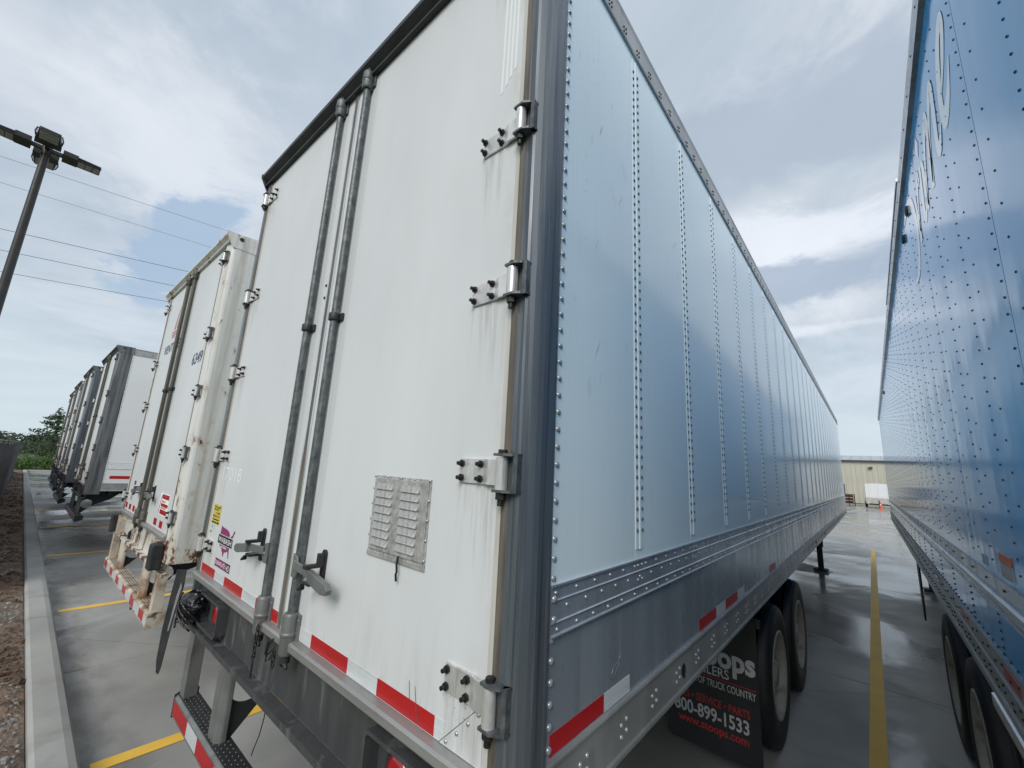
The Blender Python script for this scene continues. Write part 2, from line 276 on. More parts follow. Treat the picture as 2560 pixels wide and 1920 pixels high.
# wet concrete: colour tells damp stains, roughness tells standing water
def concrete():
    m = bpy.data.materials.new('damp concrete'); m.use_nodes = True; nt = m.node_tree; N = nt.nodes; L = nt.links
    b = N['Principled BSDF']; g = N.new('ShaderNodeNewGeometry').outputs['Position']
    def nz(scale, st, det=5, off=(0, 0, 0), dist=0.0, rg=0.55):
        mp = N.new('ShaderNodeMapping'); mp.inputs['Scale'].default_value = st; mp.inputs['Location'].default_value = off; L.new(g, mp.inputs[0])
        t = N.new('ShaderNodeTexNoise'); t.inputs['Scale'].default_value = scale; t.inputs['Detail'].default_value = det; t.inputs['Distortion'].default_value = dist; t.inputs['Roughness'].default_value = rg
        L.new(mp.outputs[0], t.inputs['Vector']); return t.outputs[0]
    def rm(f, lo, hi, a, c):
        r = N.new('ShaderNodeMapRange'); r.interpolation_type = 'SMOOTHSTEP'
        for i, v in enumerate((lo, hi, a, c)): r.inputs[i + 1].default_value = v
        L.new(f, r.inputs[0]); return r.outputs[0]
    def ma(op, a, c):
        n = N.new('ShaderNodeMath'); n.operation = op
        for i, v in enumerate((a, c)):
            if isinstance(v, (int, float)): n.inputs[i].default_value = v
            else: L.new(v, n.inputs[i])
        return n.outputs[0]
    def mx(f, a, c):
        x = N.new('ShaderNodeMix'); x.data_type = 'RGBA'; L.new(f, x.inputs[0])
        for i, v in ((6, a), (7, c)):
            if isinstance(v, tuple): x.inputs[i].default_value = (*v, 1)
            else: L.new(v, x.inputs[i])
        return x.outputs[2]
    sp = N.new('ShaderNodeSeparateXYZ'); L.new(g, sp.inputs[0])
    # the lot drains away from the kerb: drier near it, wetter further out
    wetbias = ma('MAXIMUM', rm(sp.outputs[1], 3.5, 12.0, 0.0, 0.16), rm(sp.outputs[0], -9.0, -16.0, 0.0, 0.10))
    w0 = nz(0.42, (1, 0.8, 1), 6, (4.2, 1.3, 0), 0.6)
    wet = rm(ma('ADD', w0, wetbias), 0.56, 0.64, 0.0, 1.0)
    damp = rm(nz(0.9, (1, 1, 1), 5, (11, 3, 0), 0.4), 0.42, 0.62, 0.0, 1.0)
    broom = nz(9, (1, 0.06, 1), 3)
    col = mx(rm(nz(1.4, (1, 1, 1), 5), 0.3, 0.7, 0, 1), (0.34, 0.333, 0.31), (0.40, 0.392, 0.366))
    col = mx(ma('MULTIPLY', damp, 0.70), col, (0.26, 0.257, 0.243))
    col = mx(rm(broom, 0.35, 0.7, 0.0, 0.22), col, (0.32, 0.32, 0.30))
    col = mx(ma('MULTIPLY', wet, 0.62), col, (0.20, 0.20, 0.197))
    col = mx(rm(nz(60, (1, 1, 1), 2), 0.70, 0.76, 0.0, 0.5), col, (0.05, 0.045, 0.04))
    vo = N.new('ShaderNodeTexVoronoi'); vo.inputs['Scale'].default_value = 0.55; L.new(g, vo.inputs['Vector'])
    spots = ma('MULTIPLY', rm(ma('ADD', vo.outputs['Distance'], ma('MULTIPLY', nz(5, (1, 1, 1), 4, (8, 1, 1)), 0.35)), 0.36, 0.30, 0.0, 1.0), rm(nz(0.6, (1, 1, 1), 2, (1, 6, 2)), 0.50, 0.62, 0.0, 0.55))
    col = mx(spots, col, (0.10, 0.095, 0.088))
    tyre = ma('MULTIPLY', rm(nz(2.2, (1, 0.03, 1), 3, (5, 5, 5)), 0.60, 0.68, 0.0, 1.0), rm(nz(1.5, (1, 0.4, 1), 4, (2, 5, 1)), 0.45, 0.65, 0.0, 0.35))
    col = mx(tyre, col, (0.13, 0.127, 0.12))
    crk = N.new('ShaderNodeTexVoronoi'); crk.feature = 'DISTANCE_TO_EDGE'; crk.inputs['Scale'].default_value = 0.16
    wv = N.new('ShaderNodeMixRGB'); wv.inputs[0].default_value = 0.12; L.new(g, wv.inputs[1]); tn = N.new('ShaderNodeTexNoise'); tn.inputs['Scale'].default_value = 1.4; tn.inputs['Detail'].default_value = 6; L.new(g, tn.inputs['Vector']); L.new(tn.outputs['Color'], wv.inputs[2]); L.new(wv.outputs[0], crk.inputs['Vector'])
    col = mx(ma('MULTIPLY', rm(crk.outputs['Distance'], 0.0, 0.0016, 1.0, 0.0), 0.35), col, (0.10, 0.098, 0.09))
    curbdirt = ma('MULTIPLY', rm(sp.outputs[1], 0.25, -0.20, 0.0, 1.0), rm(nz(3.0, (1, 2, 1), 5, (2, 2, 2)), 0.38, 0.66, 0.0, 0.6))
    col = mx(curbdirt, col, (0.15, 0.135, 0.115))
    L.new(col, b.inputs['Base Color'])
    rdry = rm(nz(2.0, (1, 1, 1), 4, (7, 7, 7)), 0.3, 0.7, 0.42, 0.62)
    rwet = rm(nz(1.1, (1, 1, 1), 4, (2, 9, 7)), 0.3, 0.7, 0.09, 0.27)
    rx = N.new('ShaderNodeMix'); L.new(wet, rx.inputs[0]); L.new(rdry, rx.inputs[2]); L.new(rwet, rx.inputs[3]); L.new(rx.outputs[0], b.inputs['Roughness'])
    bn = N.new('ShaderNodeBump'); bn.inputs['Distance'].default_value = 0.004
    L.new(nz(26, (1, 0.25, 1), 5), bn.inputs['Height']); L.new(rm(wet, 0, 1, 0.35, 0.08), bn.inputs['Strength'])
    bn2 = N.new('ShaderNodeBump'); bn2.inputs['Distance'].default_value = 0.02; bn2.inputs['Strength'].default_value = 0.10
    L.new(nz(0.9, (1, 1, 1), 2), bn2.inputs['Height']); L.new(bn.outputs[0], bn2.inputs['Normal']); L.new(bn2.outputs[0], b.inputs['Normal'])
    return m
M['concrete'] = concrete()

# ------------------------------------------------------------------ mesh helpers
class MB:
    def __init__(s): s.v = []; s.f = []; s.sm = []
    def add(s, vs, fs, smooth=False):
        o = len(s.v); s.v += [tuple(v) for v in vs]
        for f in fs: s.f.append(tuple(i + o for i in f)); s.sm.append(smooth)
        return s
    def box(s, x0, x1, y0, y1, z0, z1):
        if x0 > x1: x0, x1 = x1, x0
        if y0 > y1: y0, y1 = y1, y0
        if z0 > z1: z0, z1 = z1, z0
        return s.add([(x0, y0, z0), (x1, y0, z0), (x1, y1, z0), (x0, y1, z0), (x0, y0, z1), (x1, y0, z1), (x1, y1, z1), (x0, y1, z1)],
                     [(0, 3, 2, 1), (4, 5, 6, 7), (0, 1, 5, 4), (1, 2, 6, 5), (2, 3, 7, 6), (3, 0, 4, 7)])
    def prism(s, pts, ax, a, b, smooth=False):
        """2-D outline (the two axes other than ax, in x,y,z order) extruded along ax from a to b"""
        n = len(pts)
        def P(p, t): return {0: (t, p[0], p[1]), 1: (p[0], t, p[1]), 2: (p[0], p[1], t)}[ax]
        vs = [P(p, a) for p in pts] + [P(p, b) for p in pts]
        s.add(vs, [tuple(range(n)), tuple(range(2 * n - 1, n - 1, -1))])
        o = len(s.v) - 2 * n
        for i in range(n):
            j = (i + 1) % n; s.f.append((o + i, o + n + i, o + n + j, o + j)); s.sm.append(smooth)
        return s
    def cyl(s, p0, p1, r0, r1=None, n=14, smooth=True, caps=True):
        p0 = Vector(p0); p1 = Vector(p1); r1 = r0 if r1 is None else r1
        d = (p1 - p0).normalized(); u = d.orthogonal().normalized(); w = d.cross(u)
        vs = [p0 + (u * math.cos(2 * PI * i / n) + w * math.sin(2 * PI * i / n)) * r0 for i in range(n)] + [p1 + (u * math.cos(2 * PI * i / n) + w * math.sin(2 * PI * i / n)) * r1 for i in range(n)]
        s.add(vs, [(i, (i + 1) % n, n + (i + 1) % n, n + i) for i in range(n)], smooth)
        if caps: s.add(vs, [tuple(range(n - 1, -1, -1)), tuple(range(n, 2 * n))])
        return s
    def tube(s, pts, r, n=8, closed=False):
        pts = [Vector(p) for p in pts]; m = len(pts); vs = []
        up = None
        for i, p in enumerate(pts):
            a = pts[(i - 1) % m] if (closed or i > 0) else p; b = pts[(i + 1) % m] if (closed or i < m - 1) else p
            d = (b - a).normalized()
            if up is None: up = d.orthogonal().normalized()
            up = (up - d * up.dot(d)).normalized(); w = d.cross(up)
            vs += [p + (up * math.cos(2 * PI * k / n) + w * math.sin(2 * PI * k / n)) * r for k in range(n)]
        fs = []
        for i in range(m if closed else m - 1):
            a = i * n; b = ((i + 1) % m) * n
            fs += [(a + k, a + (k + 1) % n, b + (k + 1) % n, b + k) for k in range(n)]
        s.add(vs, fs, True)
        if not closed: s.add(vs, [tuple(range(n - 1, -1, -1)), tuple(range((m - 1) * n, m * n))])
        return s
    def dome(s, c, nrm, r, h, n=8):
        c = Vector(c); d = Vector(nrm).normalized(); u = d.orthogonal().normalized(); w = d.cross(u)
        vs = []
        for rr, hh in ((r, 0), (r * 0.78, h * 0.72)):
            vs += [c + d * hh + (u * math.cos(2 * PI * i / n) + w * math.sin(2 * PI * i / n)) * rr for i in range(n)]
        vs.append(c + d * h)
        fs = [(i, (i + 1) % n, n + (i + 1) % n, n + i) for i in range(n)] + [(n + i, n + (i + 1) % n, 2 * n) for i in range(n)]
        return s.add(vs, fs, True)
    def lathe(s, c, ax, prof, n=40, smooth=True):
        """profile of (radius, offset) revolved about axis ax through c"""
        c = Vector(c); d = Vector(ax).normalized(); u = d.orthogonal().normalized(); w = d.cross(u); vs = []
        for r, t in prof: vs += [c + d * t + (u * math.cos(2 * PI * i / n) + w * math.sin(2 * PI * i / n)) * r for i in range(n)]
        fs = []
        for k in range(len(prof) - 1): fs += [(k * n + i, k * n + (i + 1) % n, (k + 1) * n + (i + 1) % n, (k + 1) * n + i) for i in range(n)]
        return s.add(vs, fs, smooth)
    def obj(s, name, m, parent=None, bevel=0, kind=None, label=None):
        me = bpy.data.meshes.new(name); me.from_pydata(s.v, [], s.f); me.update()
        me.polygons.foreach_set('use_smooth', s.sm); me.materials.append(M[m] if isinstance(m, str) else m)
        o = bpy.data.objects.new(name, me); C.objects.link(o)
        if parent: o.parent = parent
        if bevel:
            bv = o.modifiers.new('bevel', 'BEVEL'); bv.width = bevel; bv.segments = 2; bv.limit_method = 'ANGLE'
        if kind: o['kind'] = kind
        if label: o['label'] = label
        return o
def sheet(m, w, z0, z1, bays, bow, sgn=1.0, th=0.011, n=10):
    """riveted skin w wide, slightly pillowed between the posts; sgn = outward x"""
    N_ = bays * n; vs = []
    zs = [z0, z0 + 0.12, z0 + 0.5, (z0 + z1) / 2, z1 - 0.5, z1 - 0.12, z1]
    for i in range(N_ + 1):
        y = w * i / N_; t = (i % n) / n
        for z in zs:
            v = min(1.0, (z - z0) / 0.45, (z1 - z) / 0.45)
            vs.append((sgn * bow * math.sin(PI * t) ** 1.0 * max(0, v), y, z))
    k = len(zs); fs = []
    for i in range(N_):
        for j in range(k - 1):
            a, b_ = i * k + j, (i + 1) * k + j
            fs.append((a, b_, b_ + 1, a + 1) if sgn > 0 else (a, a + 1, b_ + 1, b_))
    m.add(vs, fs, True)
    return m
def inst(src, name, parent, loc=(0, 0, 0)):
    o = bpy.data.objects.new(name, src.data); C.objects.link(o); o.parent = parent; o.location = loc
    return o
def empty(name, loc=(0, 0, 0), parent=None):
    o = bpy.data.objects.new(name, None); o.empty_display_size = 0.3; C.objects.link(o); o.location = loc
    if parent: o.parent = parent
    return o
def tag(o, label, cat, group=None):
    o['label'] = label; o['category'] = cat
    if group: o['group'] = group
    return o
def children(o): return list(o.children)
def copy_tree(o, parent=None):
    c = o.copy(); C.objects.link(c); c.parent = parent
    for ch in children(o): copy_tree(ch, c)
    return c
def text(s, name, m, parent, org, right, up, h, width=None, bold=0.0, shear=0.0, align='LEFT', off=0.0015):
    """flat print: string s with cap height h at org, reading along right"""
    cu = bpy.data.curves.new(name, 'FONT'); cu.body = s; cu.size = 1.0; cu.shear = shear; cu.offset = bold; cu.resolution_u = 3; cu.align_x = align
    t = bpy.data.objects.new('t', cu); C.objects.link(t)
    me = bpy.data.meshes.new_from_object(t.evaluated_get(bpy.context.evaluated_depsgraph_get()))
    bpy.data.objects.remove(t); bpy.data.curves.remove(cu)
    xs = [v.co.x for v in me.vertices]; ys = [v.co.y for v in me.vertices]
    ky = h / 0.69; kx = ky if width is None else width / (max(xs) - min(xs))
    r = Vector(right); u = Vector(up); n = r.cross(u); o3 = Vector(org)
    x0 = min(xs) if align == 'LEFT' else 0
    for v in me.vertices: v.co = o3 + r * ((v.co.x - x0) * kx) + u * (v.co.y * ky) + n * off
    me.materials.clear(); me.materials.append(M[m]); me.name = name
    o = bpy.data.objects.new(name, me); C.objects.link(o); o.parent = parent
    return o
XR, ZU = (1, 0, 0), (0, 0, 1)

# ------------------------------------------------------------------ ground
lot = MB().box(-44.5, 34, -0.25, 63.5, -0.5, -0.055).obj('parking_lot', 'core'); lot['kind'] = 'structure'
XJ = [-44.5] + [-43.12 + 3.81 * k for k in range(21)]
YJ = [-0.25, 5.3, 10.9, 16.45, 20.6, 24.4, 30.3, 35.4, 40.7, 48, 56, 63.5]
slab_mesh = {}
def bev_slab(w, d):
    g = 0.005; c = 0.006
    m = MB(); vs = [(g, g, -0.06), (w - g, g, -0.06), (w - g, d - g, -0.06), (g, d - g, -0.06), (g, g, -c), (w - g, g, -c), (w - g, d - g, -c), (g, d - g, -c),
                    (g + c, g + c, 0), (w - g - c, g + c, 0), (w - g - c, d - g - c, 0), (g + c, d - g - c, 0)]
    m.add(vs, [(8, 9, 10, 11), (0, 1, 5, 4), (1, 2, 6, 5), (2, 3, 7, 6), (3, 0, 4, 7), (4, 5, 9, 8), (5, 6, 10, 9), (6, 7, 11, 10), (7, 4, 8, 11)])
    return m
for i in range(len(XJ) - 1):
    for j in range(len(YJ) - 1):
        w, d = round(XJ[i + 1] - XJ[i], 3), round(YJ[j + 1] - YJ[j], 3)
        if (w, d) not in slab_mesh:
            s0 = bev_slab(w, d).obj('concrete_slab', 'concrete', lot); slab_mesh[(w, d)] = s0
        else: s0 = inst(slab_mesh[(w, d)], 'concrete_slab', lot)
        s0.location = (XJ[i], YJ[j], random.uniform(-0.0015, 0.0015))
for k, lx in enumerate([4.33, 0.52, -3.28, -7.09, -10.93, -14.88, -18.85, -22.6, -26.4, -30.2, -34.0]):
    wv = 0.055
    MB().box(lx - wv, lx + wv, -0.19, 17.6, 0.003, 0.0065).obj('parking_line', 'line', lot)

kerb = empty('kerb'); kerb['kind'] = 'structure'
kp = [(-0.245, -0.3), (-0.250, 0.02), (-0.262, 0.10), (-0.285, 0.137), (-0.325, 0.15), (-0.455, 0.152), (-0.478, 0.135), (-0.485, -0.3)]
kseg = None; kx = -44.5
while kx < 12:
    L = 3.81
    if kseg is None: kseg = MB().prism(kp, 0, 0.006, L - 0.006).obj('kerb_segment', 'kerb', kerb); kseg.location = (kx, 0, 0)
    else: inst(kseg, 'kerb_segment', kerb, (kx, random.uniform(-.003, .003), random.uniform(-.002, .002)))
    kx += L
ek = MB().prism([(-44.75, -0.3), (-44.74, 0.13), (-44.7, 0.15), (-44.55, 0.15), (-44.505, 0.12), (-44.503, -0.3)], 1, -0.48, 63).obj('kerb_segment', 'kerb', kerb)

# soil strip behind the kerb
def soil_h(x, y):
    t = min(1.0, max(0.0, (-0.485 - y) / 0.09))
    h = 0.085 + 0.035 * noise.noise(Vector((x * 1.1, y * 1.4, 0))) + 0.030 * noise.noise(Vector((x * 4.3, y * 4.3, 5))) + 0.018 * noise.noise(Vector((x * 11, y * 11, 9)))
    return (0.10 + (h - 0.06) * t) if t < 1 else h + 0.04
m = MB(); nx, ny = 900, 20
xs = [-1.5 - 43.3 * (i / nx) ** 1.5 for i in range(nx + 1)]
ys = [-0.483 - 0.95 * (j / ny) for j in range(ny + 1)]
vs = [(x, y, soil_h(x, y)) for x in xs for y in ys]
fs = [(i * (ny + 1) + j, i * (ny + 1) + j + 1, (i + 1) * (ny + 1) + j + 1, (i + 1) * (ny + 1) + j) for i in range(nx) for j in range(ny)]
o = m.add(vs, fs, True).obj('soil_strip', 'dirt'); o['kind'] = 'structure'
def rock(m, c, r, sq=0.6):
    n = 6; vs = []; ph = random.random() * 6
    for k, (rr, hh) in enumerate(((0.75, -0.5), (1, 0.0), (0.62, 0.75))):
        for i in range(n):
            a = 2 * PI * i / n + ph + k * 0.4; q = random.uniform(0.75, 1.2)
            vs.append((c[0] + r * rr * q * math.cos(a), c[1] + r * rr * q * math.sin(a), c[2] + r * sq * hh * random.uniform(0.8, 1.2)))
    vs.append((c[0], c[1], c[2] + r * sq))
    fs = []
    for k in range(2): fs += [(k * n + i, k * n + (i + 1) % n, (k + 1) * n + (i + 1) % n, (k + 1) * n + i) for i in range(n)]
    fs += [(2 * n + i, 2 * n + (i + 1) % n, 3 * n) for i in range(n)]
    m.add(vs, fs, False)
mc = MB(); ms = MB()
for i in range(3200):
    x = -2.2 - 38 * random.random() ** 1.8; y = random.uniform(-1.05, -0.50)
    gravel = noise.noise(Vector((x * 0.8, y * 1.5, 3))) > 0.05
    if gravel: rock(ms, (x, y, soil_h(x, y)), random.choice((.008, .011, .015, .022)) * random.uniform(.8, 1.3))
    else: rock(mc, (x, y, soil_h(x, y)), 0.012 + 0.05 * random.random() ** 3, 0.7)
mc.obj('soil_clods', 'clod')['kind'] = 'stuff'
ms.obj('gravel', 'stone')['kind'] = 'stuff'
gf = MB().box(-400, 400, -400, 400, -3, -0.40).obj('field', 'grass'); gf['kind'] = 'structure'
gf2 = MB().box(-400, -44.76, -200, 300, -0.39, 0.0).obj('field_bank', 'grass'); gf2['kind'] = 'structure'

# ------------------------------------------------------------------ semi trailers
def rivet_field(pts, nrm, r, h, name, m, parent, n=6):
    b = MB()
    for p in pts: b.dome(p, nrm, r, h, n)
    return b.obj(name, m, parent, kind='stuff')

def hinge(root, z, W, side, post_depth, detail=2, mt='hinge'):
    """strap on the door, knuckle and bracket on the post; side +1 = right"""
    hx = (lambda v: v) if side > 0 else (lambda v: -W - v)
    m = MB()
    h = 0.0345
    prof = [(-0.245, -0.003), (-0.245, -0.011), (-0.150, -0.011), (-0.128, -0.020), (-0.085, -0.020), (-0.085, -0.012), (-0.124, -0.012), (-0.146, -0.003)]
    pts = [(hx(x), y) for x, y in prof]
    if side < 0: pts.reverse()
    m.prism(pts, 2, z - h, z + h)
    m.cyl((hx(-0.068), -0.027, z - 0.043), (hx(-0.068), -0.027, z + 0.040), 0.0165, n=18)
    o = m.obj('hinge', mt, root, bevel=0.0015 if detail > 1 else 0)
    b = MB()
    for zz_ in (z + 0.043, z - 0.050):                      # fork of the bracket above and below the knuckle
        b.prism([(hx(-0.086), -0.044), (hx(-0.05), -0.046), (hx(-0.030), -0.034), (hx(-0.016), -0.012), (hx(-0.016), -0.004), (hx(-0.06), -0.008), (hx(-0.086), -0.02)][::(1 if side > 0 else -1)], 2, zz_, zz_ + 0.007)
    b.box(hx(-0.030), hx(-0.016), -0.028, -0.011, z - 0.05, z + 0.05)
    br = b.obj('bracket', 'galv' if mt == 'hinge' else mt, o)
    n = MB()
    n.cyl((hx(-0.068), -0.027, z + 0.050), (hx(-0.068), -0.027, z + 0.060), 0.012, n=6, smooth=False)
    n.obj('pin_head', 'black', o); n = MB()
    n.cyl((hx(-0.068), -0.027, z - 0.068), (hx(-0.068), -0.027, z - 0.050), 0.0135, n=6, smooth=False)
    n.cyl((hx(-0.068), -0.027, z - 0.084), (hx(-0.068), -0.027, z - 0.066), 0.008, n=8)
    n.obj('pin_nut', 'black', o)
    if detail > 1:
        for bx, bz in ((-0.236, 0.020), (-0.236, -0.020), (-0.160, 0.020), (-0.160, -0.020)):
            q = MB(); q.cyl((hx(bx), -0.011, z + bz), (hx(bx), -0.018, z + bz), 0.0105, n=6, smooth=False); q.cyl((hx(bx), -0.016, z + bz), (hx(bx), -0.031, z + bz), 0.0058, n=8)
            q.obj('bolt', 'black', o)
    else:
        q = MB()
        for bx, bz in ((-0.236, 0.020), (-0.236, -0.020), (-0.160, 0.020), (-0.160, -0.020)): q.cyl((hx(bx), -0.011, z + bz), (hx(bx), -0.028, z + bz), 0.009, n=6)
        q.obj('bolts', 'black', o, kind='stuff')
    return o

def keeper(root, x, z0, z1, mt, up=False):
    """cast sleeve that holds the end of a lock rod, with its back plate"""
    k = MB(); y = -0.026; zm = z0 + 0.45 * (z1 - z0)
    prof = [(0.0005, z0), (0.026, z0), (0.030, z0 + 0.012), (0.031, zm), (0.034, zm + 0.004), (0.034, zm + 0.012), (0.031, zm + 0.016), (0.031, z1 - 0.012), (0.027, z1), (0.0005, z1)]
    k.lathe((x, y, 0), (0, 0, 1), prof, 20)
    k.box(x - 0.004, x + 0.046, -0.014, -0.004, z0 + 0.015, z1 - 0.004)
    k.dome((x + 0.039, -0.014, z0 + 0.04), (0, -1, 0), 0.006, 0.004); k.dome((x + 0.039, -0.014, z1 - 0.025), (0, -1, 0), 0.006, 0.004)
    o = k.obj('keeper', mt, root, bevel=0.002)
    e = MB(); ze = z1 + 0.004 if up else z0 - 0.028
    e.cyl((x, y, ze), (x, y, ze + 0.026), 0.017, n=10); e.cyl((x - 0.008, y - 0.004, ze + 0.004 if up else ze - 0.006), (x - 0.034, y - 0.006, ze + (0.018 if up else -0.010)), 0.011, 0.007, n=7)
    e.cyl((x + 0.006, y - 0.004, ze), (x + 0.028, y - 0.004, ze + (0.03 if up else -0.012)), 0.010, 0.006, n=6)
    e.obj('cam', 'chassis', root)
    return o

def bumper(root, W, P, mt, mt_post, tread, outer=True):
    z0, z1, y0, y1 = P
    b = MB(); bl, br_ = -W + 0.04, -0.03
    b.prism([(y0 + 0.008, z0), (y0, z0 + 0.008), (y0, z1 - 0.012), (y0 + 0.012, z1), (y1, z1), (y1, z1 - 0.02), (y1 - 0.006, z1 - 0.02), (y1 - 0.006, z1 - 0.006), (y0 + 0.014, z1 - 0.006), (y0 + 0.008, z1 - 0.014)], 0, bl, br_)
    o = b.obj('rear_bumper', mt, root)
    for x in (bl - 0.006, br_):
        e = MB(); e.prism([(y0 - 0.002, z0 - 0.004), (y0 - 0.002, z1 + 0.004), (y0 + 0.02, z1 + 0.016), (y1 + 0.008, z1 + 0.016), (y1 + 0.012, z1 + 0.008), (y1 + 0.012, z0 + 0.03), (y0 + 0.05, z0 - 0.004)], 0, x, x + 0.006)
        e.obj('end_plate', 'chassis' if tread else mt, o)
    if tread:
        t = MB(); t.box(bl + 0.01, br_ - 0.01, y0 + 0.016, y1 - 0.002, z1 + 0.0005, z1 + 0.003); t.obj('tread_strip', 'rubber', o)
        pts = [(bl + 0.04 + i * 0.038 + (0.019 if j % 2 else 0), y0 + 0.024 + j * 0.020, z1 + 0.003) for i in range(int((br_ - bl) / 0.038) - 1) for j in range(4)]
        rivet_field(pts, (0, 0, 1), 0.0032, 0.0035, 'tread_stud', 'steel_grey', o, 5)
    else:
        t = MB()
        for i in range(int((br_ - bl) / 0.030)):
            for j in range(4): t.box(bl + 0.03 + i * 0.030, bl + 0.041 + i * 0.030, y0 + 0.026 + j * 0.018, y0 + 0.035 + j * 0.018, z1 - 0.0005, z1 + 0.0012)
        t.obj('tread_slot', 'chassis', o, kind='stuff')
    x = bl + 0.012; zt0, zt1 = z0 + 0.020, z1 - 0.020
    red = True; segs = (0.29, 0.19) if tread else (0.19, 0.25)
    while x < br_ - 0.05:
        L = min(segs[0] if red else segs[1], br_ - 0.012 - x)
        MB().box(x, x + L, y0 - 0.0018, y0 - 0.0003, zt0, zt1).obj('reflective_tape', 'red' if red else 'white_tape', o)
        x += L; red = not red
    topz = 1.03
    for cx in (-W / 2 - 0.66, -W / 2 + 0.66):               # two stout posts with holed gussets
        p = MB(); p.prism([(cx - 0.055, y0 + 0.026), (cx - 0.068, y0 + 0.050), (cx - 0.068, y1 - 0.028), (cx + 0.064, y1 - 0.028), (cx + 0.064, y0 + 0.052), (cx + 0.046, y0 + 0.026)], 2, z1 - 0.004, topz)
        p.obj('post', mt_post, o, bevel=0.006)
        g = MB(); gx = cx + 0.035
        hc, hz_, hr = y1 + 0.048, (z1 + topz) / 2 + 0.018, 0.080
        outl = [(y1 - 0.048, z1), (y1 - 0.005, z1 + 0.003), (y1 + 0.125, z1 + 0.142), (y1 + 0.42, topz - 0.06), (y1 + 0.80, topz + 0.05), (y1 + 0.80, topz + 0.12), (y1 - 0.048, topz + 0.12)]
        # holed plate: ring quads between hole and outline
        N = 28; hole = []; out = []
        for i in range(N):
            a = 2 * PI * i / N; d = Vector((math.cos(a), math.sin(a)))
            hole.append((hc + hr * 1.12 * d.x, hz_ + hr * d.y))
            best = None
            for k in range(len(outl)):
                ax_, az_ = outl[k]; bx_, bz_ = outl[(k + 1) % len(outl)]; ex, ez = bx_ - ax_, bz_ - az_
                den = d.x * ez - d.y * ex
                if abs(den) < 1e-9: continue
                t_ = ((ax_ - hc) * ez - (az_ - hz_) * ex) / den; u_ = ((ax_ - hc) * d.y - (az_ - hz_) * d.x) / den
                if t_ > 0 and -1e-6 <= u_ <= 1 + 1e-6 and (best is None or t_ < best): best = t_
            out.append((hc + d.x * best, hz_ + d.y * best))
        for xx in (gx, gx + 0.008):
            vs = [(xx, *p_) for p_ in hole] + [(xx, *p_) for p_ in out]
            g.add(vs, [(i, (i + 1) % N, N + (i + 1) % N, N + i) for i in range(N)])
        vs = [(gx, *p_) for p_ in hole] + [(gx + 0.008, *p_) for p_ in hole]; g.add(vs, [(i, (i + 1) % N, N + (i + 1) % N, N + i) for i in range(N)])
        vs = [(gx, *p_) for p_ in out] + [(gx + 0.008, *p_) for p_ in out]; g.add(vs, [(i, (i + 1) % N, N + (i + 1) % N, N + i) for i in range(N)])
        g.prism([(gx - 0.012, z0), (gx + 0.02, z0)] + [(gx + 0.02, z0 + 0.001), (gx - 0.012, z0 + 0.001)], 1, y1, y1 + 0.02)
        g.obj('gusset', 'chassis', o)
    for cx in ((-W + 0.075, -0.075) if outer else ()):        # slimmer outer posts
        sx = 1 if cx > -W / 2 else -1
        p = MB(); p.prism([(cx - 0.045, y0 + 0.02), (cx + 0.045, y0 + 0.02), (cx + 0.045, y1 - 0.02), (cx + 0.037, y1 - 0.02), (cx + 0.037, y0 + 0.028), (cx - 0.037, y0 + 0.028), (cx - 0.037, y1 - 0.02), (cx - 0.045, y1 - 0.02)], 2, z1 - 0.004, topz)
        p.obj('post', mt_post, o)
    return o

